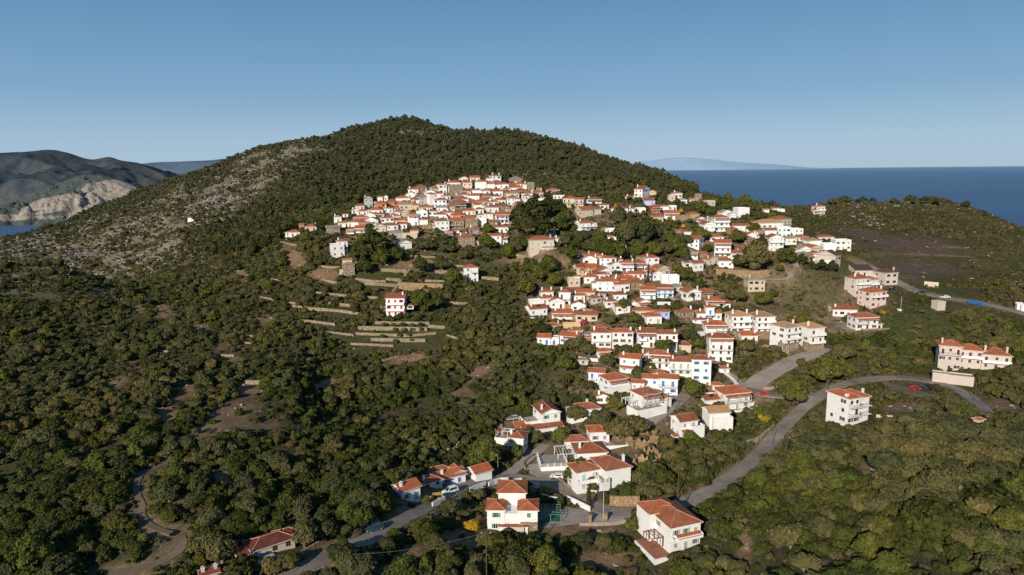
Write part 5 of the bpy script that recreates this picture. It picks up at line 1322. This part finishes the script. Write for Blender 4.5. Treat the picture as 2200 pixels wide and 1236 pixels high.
scatter('limestone_rocks', RK, 'pale limestone boulders strewn over the hillsides', 'rocks', [rock_mesh(i) for i in range(4)])
print('TREES', len(TREES), 'rest', len(rest), 'rocks', len(RK))
# ------------------------------------------------------------ walls, cars, poles, yards
def wall(pl, h, mt, lab, name='retaining_wall', t=.5, cat='wall', grp=None, cap=False, posts=False):
    Q = resample([at(*p) for p in pl], 2.0) if len(pl) > 1 else None
    m = MB(); T = np.gradient(Q[:, :2], axis=0); T /= np.linalg.norm(T, axis=1)[:, None]+1e-9; N = np.stack([-T[:, 1], T[:, 0]], 1)*t/2
    zt = Q[:, 2]+h+np.array([vnoise(np.array([q[0]/2]), np.array([q[1]/2]))[0] for q in Q])*(.0 if cap else .35)
    zt = np.convolve(np.pad(zt, 2, mode='edge'), np.ones(5)/5, 'valid')
    o0 = Q[0].copy()
    for i in range(len(Q)-1):
        a, b = Q[i]-o0, Q[i+1]-o0; za, zb = zt[i]-o0[2], zt[i+1]-o0[2]
        A1, A2, B1, B2 = a[:2]-N[i], a[:2]+N[i], b[:2]-N[i+1], b[:2]+N[i+1]
        m.face([(*A1, a[2]-2), (*B1, b[2]-2), (*B1, zb), (*A1, za)]); m.face([(*B2, b[2]-2), (*A2, a[2]-2), (*A2, za), (*B2, zb)]); m.face([(*A1, za), (*B1, zb), (*B2, zb), (*A2, za)])
    for i, s_ in ((0, 1), (len(Q)-1, -1)):
        a = Q[i]-o0; z = zt[i]-o0[2]; p, q = a[:2]-N[i], a[:2]+N[i]; m.face([(*p, a[2]-2), (*q, a[2]-2), (*q, z), (*p, z)])
    o = m.build(name, MATS[mt]); o.location = o0; tag(o, lab, cat, grp); return o
for i, (pl, h) in enumerate(TW):
    wall(pl, h*.8, 'stone_dry', trimlabel('pale dry stone terrace wall %s' % ('on the far left slope among shrubs' if pl[0][0] < 600 else 'under the red shuttered house' if pl[0][1] > 690 else 'left of the red shuttered house' if pl[0][1] > 640 else 'on the green terraces around the isolated stone houses')), grp='dry stone terrace walls')
wall([(857,623),(890,625),(925,626),(952,628)], 4.0, 'stone_tan', 'high tan stone retaining wall above and right of the red shuttered house')
wall([(1000,632),(1022,634)], 3.0, 'stone_dry', 'short pale stone wall below the balcony house among terraces')
wall([(881,583),(868,600),(855,618),(843,636)], 1.4, 'stone_dry', 'grey stepped wall running straight down the slope to the red shuttered house', t=1.6)
wall([(1538,592),(1580,595),(1620,597),(1652,595)], 3.6, 'stone_tan', 'long tan stone wall under the big spreading tree above the grey roofed cream house')
wall([(1592,541),(1618,543),(1641,545)], 3.2, 'stone_dry', 'stone wall holding the garden left of the gabled white villa')
wall([(1613,736),(1640,748),(1672,757),(1695,761)], 1.6, 'stone_dry', 'low stone wall along the drive in front of the orange roofed villas')
wall([(1558,968),(1600,962),(1630,950),(1650,934),(1663,922)], 1.8, 'stone_dry', 'pale stone boundary wall beside the main road')
wall([(1310,1086),(1340,1088),(1374,1087)], 2.8, 'stone_tan', 'tan stone wall behind the road bend, under the flowering garden')
wall([(1112,1042),(1150,1062),(1190,1078)][:0] or [(1200,1030),(1218,1046),(1245,1060)], .8, 'stone_dry', 'low curved stone kerb wall at the yard of the large green shuttered house')
wall([(1127,1010),(1124,1002),(1132,992),(1146,984)], 1.3, 'stone_dry', 'curved low stone wall at the lane corner')
wall([(1212,663),(1240,668),(1262,672),(1285,682)], 2.2, 'stone_tan', 'tan stone road wall right of the tall white house in the middle village')
wall([(1430,640),(1445,645),(1458,650)], 1.4, 'stone_dry', 'rough stone wall beside the village path')
wall([(1690,545),(1690,565),(1710,600)][:0] or [(1640,566),(1655,580),(1672,600)], .8, 'stone_dry', 'thin pale wall edging the sloping path in the upper right village')
wall([(1790,812),(1830,800),(1880,795),(1920,790)][:0] or [(1640,838),(1670,834),(1705,832)], .9, 'stone_dry', 'low stone kerb above the side lane near the red car')
wall([(2118,1012),(2130,1026),(2160,1036),(2180,1032)], 1.8, 'wall_c', 'curved pale wall end in the grove at far right')
wall([(1985,614),(2016,618)], 2.4, 'wall_c', 'short cream wall beside the ridge road')
wall([(1960,862),(1900,905)][:0] or [(1882,898),(1918,898)], .9, 'wall_c', 'low garden wall right of the detached white three storey block')
for pl, lab in (([(1050,1046),(1062,1040),(1076,1037),(1092,1038)], 'first white garden wall left of the road bend, seen from the villa'), ([(1104,1040),(1121,1038)], 'short white wall piece at the top of the road bend'), ([(1139,1046),(1158,1050)], 'white wall piece right of the top of the road bend'), ([(1010,1058),(1028,1052),(1043,1047)], 'white wall piece between the parked white car and the bend'),
    ([(929,1090),(942,1085),(956,1080)], 'white wall piece beside the yellow van'), ([(1218,1076),(1240,1086),(1268,1100)], 'long white wall right of the green gate'), ([(1165,1072),(1180,1078),(1200,1080)], 'curved white wall left of the green gate')):
    wall(pl, 1.5, 'wall_w', lab, 'garden_wall', .35, cap=True)
wall([(1536,792),(1552,800),(1568,812),(1580,826),(1592,838)], 1.2, 'wall_w', 'white wall following the steep lane beside the tall blue shuttered block', 'garden_wall', .35, cap=True)
wall([(1243,772),(1262,776),(1285,778)], 1.3, 'wall_w', 'white wall below the left pair house in the lower village', 'garden_wall', .35, cap=True)
wall([(1320,655),(1345,658),(1368,656)], 1.3, 'wall_w', 'white wall between gardens in the middle village', 'garden_wall', .35, cap=True)
wall([(1412,655),(1440,656)], 1.5, 'wall_w', 'white wall under the blue railed house', 'garden_wall', .35, cap=True)
wall([(1468,720),(1490,724),(1515,722)], 2.0, 'wall_w', 'white colonnaded wall under the climbing plants', 'garden_wall', .35, cap=True)
wall([(1130,688),(1150,690),(1168,688)], 1.5, 'wall_w', 'white stepped wall at the left tip of the middle village', 'garden_wall', .35, cap=True)
wall([(1245,1130),(1262,1131),(1310,1129),(1345,1124)], .9, 'concrete', 'low concrete wall between the two gate pillars', 'garden_wall', .35, cap=True)
wall([(545,1236),(600,1215),(650,1192),(700,1165)], 1.0, 'stone_tan', 'tan stone road wall in front of the taverna', 'garden_wall', .5)
wall([(740,1150),(765,1138),(790,1126)], 1.0, 'stone_tan', 'tan stone road wall behind the parked blue car', 'garden_wall', .5)
# ruins: rough roofless walls
def ruin(px, py, w, d, h, rot, lab, mt='stone_tan'):
    P = at(px, py); k = unit(P); rt = root('stone_ruin', P, R(rot)); w *= k; d *= k; rs = random.Random(px); t = .55
    for (a, b) in (((-w/2, 0), (w/2, 0)), ((w/2, 0), (w/2, d)), ((w/2, d), (-w/2, d)), ((-w/2, d), (-w/2, 0))):
        m = MB(); n = 9; L = math.dist(a, b); ux, uy = (b[0]-a[0])/L, (b[1]-a[1])/L; nx, ny = -uy*t, ux*t; hh = [h*rs.uniform(.35, 1) for _ in range(n+1)]
        for i in range(n):
            p, q = (a[0]+ux*L*i/n, a[1]+uy*L*i/n), (a[0]+ux*L*(i+1)/n, a[1]+uy*L*(i+1)/n); p2, q2 = (p[0]+nx, p[1]+ny), (q[0]+nx, q[1]+ny)
            z0, z1 = hh[i], hh[i+1]
            m.face([(*p, -2), (*q, -2), (*q, z1), (*p, z0)]); m.face([(*q2, -2), (*p2, -2), (*p2, z0), (*q2, z1)]); m.face([(*p, z0), (*q, z1), (*q2, z1), (*p2, z0)])
        for c_, z_ in ((a, hh[0]), (b, hh[-1])): m.face([(*c_, -2), (c_[0]+nx, c_[1]+ny, -2), (c_[0]+nx, c_[1]+ny, z_), (*c_, z_)])
        m.build('wall', MATS[mt], rt)
    m = MB()
    for i in range(26):
        x, y = rs.uniform(-w/2, w/2), rs.uniform(0, d); s = rs.uniform(.15, .45); m.box(x-s, x+s, y-s, y+s, -.3, rs.uniform(.1, .5))
    m.build('rubble', MATS[mt], rt); tag(rt, lab, 'ruin')
ruin(1388, 962, 56, 60, 3.6, 14, 'large roofless stone ruin right of the stacked red roof villa')
ruin(1372, 1020, 28, 40, 4.2, -20, 'tall narrow stone ruin right of the large green shuttered house')
ruin(1408, 992, 26, 40, 2.6, 10, 'small orange stone ruin beyond the narrow ruin')
ruin(1078, 936, 24, 40, 2.2, 20, 'low brown stone ruin left of the blue pergola house')
ruin(965, 975, 20, 40, 2.0, -15, 'small ruined stone hut on the slope left of the blue pergola house')
ruin(1180, 562, 26, 24, 1.8, 5, 'ruined dry stone pen under the wide cream house')
# ground patches
def patch(name, quad, mt, lab, n=14, lift=.12, noise=0):
    a, b, c, d = [np.array(q, float) for q in quad]; m = MB(); G = []
    for i in range(n+1):
        r_ = []
        for j in range(n+1):
            u, v = j/n, i/n; p = a*(1-u)*(1-v)+b*u*(1-v)+c*u*v+d*(1-u)*v; P = at(*p); r_.append((P[0], P[1], P[2]+lift))
        G.append(r_)
    for i in range(n):
        for j in range(n): m.face([G[i][j], G[i][j+1], G[i+1][j+1], G[i+1][j]])
    o = m.build(name, MATS[mt]); tag(o, lab, name.replace('_', ' '), kind='structure'); return o
patch('paved_yard', [(1165,1136),(1272,1124),(1262,1098),(1196,1086)], 'road_concrete', 'pale paved yard beside the two winged villa')
patch('paved_yard', [(1268,1126),(1345,1120),(1330,1100),(1278,1100)], 'road_concrete', 'paved forecourt behind the gate pillars')
patch('paved_yard', [(645,1236),(700,1236),(697,1212),(655,1222)], 'road_concrete', 'small pale slab beside the road at the bottom edge')
patch('parking_area', [(1790,704),(1850,706),(1846,690),(1806,688)], 'road_concrete', 'parking ground by the long bungalow')
# pillars
for px, py, lab in ((1267, 1124, 'left round gate pillar of the forecourt'), (1301, 1122, 'right square gate pillar of the forecourt')):
    P = at(px, py); m = MB(); m.box(-.4, .4, -.4, .4, -1, 2.1); m.box(-.5, .5, -.5, .5, 2.1, 2.3); o = m.build('gate_pillar', MATS['stone_tan']); o.location = P; tag(o, lab, 'pillar', 'gate pillars of the forecourt')
# green lattice carport and gate
plain('green_metal', (.20, .32, .26), .5); plain('green_dark', (.03, .12, .07), .5)
P = at(1183, 1124); k = unit(P); rt = root('carport', P, R(-4)); m = MB(); w, d, h = 42*k, 46*k, 2.3
for x in np.linspace(-w/2, w/2, 6): m.bar((x, 0, h), (x, d, h), .06)
for y in np.linspace(0, d, 5): m.bar((-w/2, y, h), (w/2, y, h), .06)
m.build('roof_lattice', MATS['green_metal'], rt)
for x in (-w/2, 0, w/2):
    for y in (0, d): m = MB(); m.bar((x, y, -1), (x, y, h), .08); m.build('post', MATS['green_metal'], rt)
m = MB(); m.box(-w/2+.1, w/2-.1, .3, d-.2, .25, .32); m.build('ground_mat', MATS['green_dark'], rt)
tag(rt, 'pale green metal lattice carport on the paved yard', 'carport')
P = at(1210, 1082); rt = root('yard_gate', P, R(-25)); m = MB()
for x in np.linspace(-1.8, 1.8, 13): m.bar((x, 0, 0), (x, 0, 1.7), .05)
for z in (.1, .9, 1.7): m.bar((-1.8, 0, z), (1.8, 0, z), .06)
m.build('bars', MATS['green_dark'], rt); tag(rt, 'dark green metal gate between white walls', 'gate')
# ---- cars
def carpaint(name, c):
    t = NT(name); t.b.inputs['Base Color'].default_value = (*c, 1); t.b.inputs['Roughness'].default_value = .3; t.b.inputs['Specular IOR Level'].default_value = .5; t.b.inputs['Coat Weight'].default_value = .6; MATS[name] = t.m
for n_, c_ in (('white', (.75, .75, .75)), ('yellow', (.62, .34, .03)), ('red', (.45, .012, .02)), ('blue', (.03, .07, .12)), ('black', (.02, .02, .022)), ('silver', (.38, .39, .40)), ('van_blue', (.04, .16, .38)), ('tarp', (.20, .21, .22))): carpaint('paint_'+n_, c_)
plain('lamp_glass', (.7, .7, .65), .2)
def loft(m, prof, y, mi=0):        # side profile (x,z) -> body between +-y with slight tumble
    n = len(prof); A = [(x, -yy, z) for (x, z), yy in zip(prof, y)]; B = [(x, yy, z) for (x, z), yy in zip(prof, y)]
    for i in range(n): j = (i+1) % n; m.face([A[i], A[j], B[j], B[i]], mi)
    m.face(list(reversed(A)), mi); m.face(B, mi)
def car(px, py, rot, paint, typ, lab):
    P = at(px, py); rt = root('parked_car', P, R(rot)); gz = float(gh(P[0], P[1])); rt.location.z = max(P[2], gz)+.1
    L = {'suv': 2.3, 'hatch': 2.0, 'van': 2.1, 'sedan': 2.25}[typ]; H = {'suv': 1.68, 'hatch': 1.48, 'van': 1.8, 'sedan': 1.42}[typ]
    m = MB(); bz = .88 if typ != 'sedan' else .82
    loft(m, [(-L, .35), (-L+.05, .7), (-L+.25, bz), (L-1.2, bz+.04), (L-.3, .74), (L, .6), (L, .32)], [.84, .86, .84, .86, .82, .8, .8])
    m.build('body', MATS['paint_'+paint], rt)
    r0 = -L+.15 if typ != 'sedan' else -L+.75; m = MB(); prof = [(r0, bz-.02), (r0+.25, H-.06), (r0+.6, H), (.35 if typ != 'van' else .75, H), (L-1.15, bz)]
    loft(m, prof, [.80, .66, .64, .64, .78]); m.build('roof', MATS['paint_'+paint], rt)
    for s in (-1, 1):
        m = MB(); m.face([(r0+.32, s*.79, bz+.06), (L-1.45, s*.80, bz+.06), (.3, s*.685, H-.12), (r0+.45, s*.685, H-.12)]); m.build('side_window', MATS['glass'], rt)
    m = MB(); m.face([(L-1.12, -.70, bz+.03), (L-1.12, .70, bz+.03), (.42 if typ != 'van' else .8, .58, H-.02), (.42 if typ != 'van' else .8, -.58, H-.02)]); m.build('windscreen', MATS['glass'], rt)
    for x in (-L+.75, L-.8):
        for s in (-1, 1):
            m = MB(); m.bar((x, s*.66, .32), (x, s*.88, .32), .33, 0, 14); wl_ = m.build('wheel', MATS['tyre'], rt); m = MB(); m.bar((x, s*.88, .32), (x, s*.9, .32), .19, 0, 10); m.build('rim', MATS['paint_silver'], wl_)
    for s in (-1, 1):
        m = MB(); m.box(L-.06, L+.02, s*.6-.14, s*.6+.14, .6, .72); m.build('headlight', MATS['lamp_glass'], rt)
        m = MB(); m.box(-L-.01, -L+.06, s*.62-.1, s*.62+.1, .62, .8); m.build('tail_light', MATS['paint_red'], rt)
    tag(rt, lab, 'car')
car(967, 1060, 215, 'white', 'suv', 'white SUV parked beside the low house with dark red roof')
car(936, 1076, 192, 'yellow', 'van', 'yellow van like car parked behind the white SUV')
car(1197, 1028, 165, 'white', 'hatch', 'white car on the yard below the walled terrace')
car(805, 1141, 215, 'blue', 'hatch', 'blue car on the road at lower left in the shade')
car(574, 1212, 215, 'silver', 'hatch', 'silver car beside the taverna')
car(1638, 850, 168, 'red', 'hatch', 'red car parked right of the villa with double hipped roof')
car(1966, 838, 12, 'red', 'hatch', 'red car at the bend of the lower road, right of the white block')
car(1992, 833, 190, 'black', 'sedan', 'black car just right of the red car at the bend')
car(2030, 641, 170, 'white', 'sedan', 'white car driving on the ridge road')
car(1886, 587, 145, 'van_blue', 'van', 'blue van on the ridge road between beige houses')
car(1918, 625, 10, 'black', 'hatch', 'dark car beside the beige cube house')
car(1980, 631, 165, 'black', 'suv', 'dark car half behind a bush on the ridge road')
car(1438, 862, 120, 'black', 'hatch', 'dark car in the lane beside the blue shuttered long house')
P = at(545, 1222); m = MB(); loft(m, [(-2.1, .05), (-2.0, .9), (-1.3, 1.1), (-.9, 1.5), (.5, 1.5), (1.1, 1.0), (2, .8), (2.1, .05)], [.95, .85, .8, .65, .65, .8, .85, .95]); o = m.build('covered_car', MATS['paint_tarp']); o.location = P; o.location.z += .1; o.rotation_euler = (0, 0, R(35)); tag(o, 'grey tarpaulin covered car beside the taverna yard', 'car')
# dumpsters
plain('bin_blue', (.02, .12, .38), .5)
for i in range(5):
    P = at(2082+i*7, 653+i*1.2); rt = root('rubbish_bin', P, R(-10)); m = MB(); m.box(-.75, .75, -.5, .5, .2, 1.25); m.build('body', MATS['bin_blue'], rt); m = MB(); loft(m, [(-.8, 1.255), (-.5, 1.5), (.5, 1.5), (.8, 1.255)], [.55, .5, .5, .55]); m.build('lid', MATS['bin_blue'], rt)
    m = MB()
    for a in (-.6, .6):
        for b in (-.4, .4): m.bar((a, b-.05, .1), (a, b+.05, .1), .1, 0, 8)
    m.build('wheels', MATS['tyre'], rt); tag(rt, 'blue wheeled rubbish bin in a row of five beside the ridge road', 'bin', 'blue rubbish bins beside the ridge road')
for px, py, lab in ((2190, 664, 'pale hut, left of two by the ridge road at the far right edge'), (2199, 668, 'pale hut, right of two at the very edge of the photo'), (1932, 672, 'small white tank on a post in the green field')):
    P = at(px, py); rt = root('hut', P, R(-15)); m = MB(); w = 1.4 if px > 2000 else .7; m.box(-w, w, -w*.8, w*.8, -.5, w*1.6); m.build('wall', MATS['wall_w'], rt); m = MB(); roof_mesh(m, -w, w, -w*.8, w*.8, w*1.6+.01, 'm', .1); m.build('roof', [MATS['white_trim'], MATS['white_trim']], rt); tag(rt, lab, 'hut')
# ---- poles and wires
def pole(px, py, hp, lab, arm=True, th=.13, mt='pole_wood'):
    P = at(px, py); k = unit(P); h = hp*k/math.cos(math.atan2(ZC-P[2], P[1])); rt = root('utility_pole', P); m = MB(); m.bar((0, 0, -1), (0, 0, h), th, 0, 8); m.build('pole', MATS[mt], rt)
    if arm:
        m = MB(); m.box(-1.1, 1.1, -.07, .07, h-.5, h-.36); ar = m.build('crossarm', MATS[mt], rt)
        for x in (-.95, 0, .95): m = MB(); m.bar((x, 0, h-.36), (x, 0, h-.12), .06, 0, 6); m.build('insulator', MATS['white_trim'], ar)
    tag(rt, lab, 'utility pole'); return Vector(P)+Vector((0, 0, h-.15))
pa = pole(1686, 1006, 64, 'wooden utility pole at the forest edge below the main road, start of the three wires')
pole(1692, 962, 24, 'short pole tip just right of the wire start pole', False)
pb0 = pole(2182, 660, 56, 'thick wooden power pole beside the ridge road at far right'); pole(2191, 652, 42, 'right hand of the two thinner poles at far right', th=.1); pole(2172, 644, 34, 'left hand thin pole at far right', th=.1)
pole(1963, 636, 78, 'tall thin pole on the dark field side of the ridge road', th=.1); pole(2094, 862, 40, 'pole beside the garage at the lower road bend'); pole(1777, 852, 52, 'dark pole at the side lane junction')
pc = pole(1390, 898, 52, 'thin pole before the two tier house by the lane', th=.09, mt='concrete'); pd = pole(1434, 908, 62, 'brown pole in the stone lane right of the two tier house'); pole(1585, 824, 54, 'brown pole beside the white wall of the steep lane')
pe = pole(1456, 1076, 66, 'pole on the scrub bank above the main road'); pole(1474, 1082, 20, 'stump pole just right of the bank pole', False)
pole(1660, 958, 40, 'thin leaning pole at the road edge', False, .08); pf = pole(1046, 1262, 108, 'dark brown pole in front of the two winged villa'); pole(1070, 1022, 44, 'thin pole beside the big leafy tree near the garage', False, .07, 'concrete')
pg = pole(1322, 700, 50, 'thin pole in the middle village gardens', th=.08); pole(1436, 618, 48, 'thin pole beside the white wall near the cypresses', th=.08); pole(1722, 600, 36, 'twin slope pole under the conifers', th=.09); pole(1404, 556, 34, 'thin pole in the green belt', th=.08); pole(1296, 1118, 60, 'slender lamp mast at the forecourt', False, .05, 'rail_white'); pole(1935, 664, 26, 'short mast above the white tank', False, .05, 'rail_white'); pole(1662, 470, 24, 'thin mast on the skyline ridge', False, .1); pole(1790, 470, 20, 'small mast beside the ridge bushes', False, .1)
pole(877, 1246, 44, 'dark pole at the bottom edge left of centre')
plain('wire', (.16, .16, .155), .5)
def wire(a, b, sag, off, lab, r=.022):
    m = MB(); a = Vector(a)+Vector(off); b = Vector(b)+Vector(off); n = 16; o0 = a.copy(); pr = None
    for i in range(n+1):
        t_ = i/n; p = a.lerp(b, t_); p.z -= sag*4*t_*(1-t_)
        if pr is not None: m.bar(pr-o0, p-o0, r, 0, 3)
        pr = p
    o = m.build('power_line', MATS['wire']); o.location = o0; tag(o, lab, 'wire', 'overhead wires')
far_p = Vector(at(2330, 985)); far_p.z += 8.3
wire(pa, far_p, 1.0, (0, -1, 0), 'lowest of three overhead wires crossing the grove at right'); wire(pa, far_p, 1.0, (0, 0, .35), 'middle of three overhead wires crossing the grove at right'); wire(pa, far_p, 1.0, (0, 1, 1.0), 'upper of three overhead wires crossing the grove at right')
wire(pf, Vector(at(760, 1262))+Vector((0, 0, 7)), 1.0, (0, 0, 0), 'overhead wire running left from the dark brown pole'); wire(pf, pe, 1.5, (0, 0, .2), 'overhead wire running right from the dark brown pole'); wire(pc, pd, .3, (0, 0, 0), 'short wire between the two lane poles', .03)
wire(pe, pa, 1.5, (0, 0, 0), 'overhead wire from the bank pole to the forest edge pole')
print('OBJ', len(bpy.data.objects))
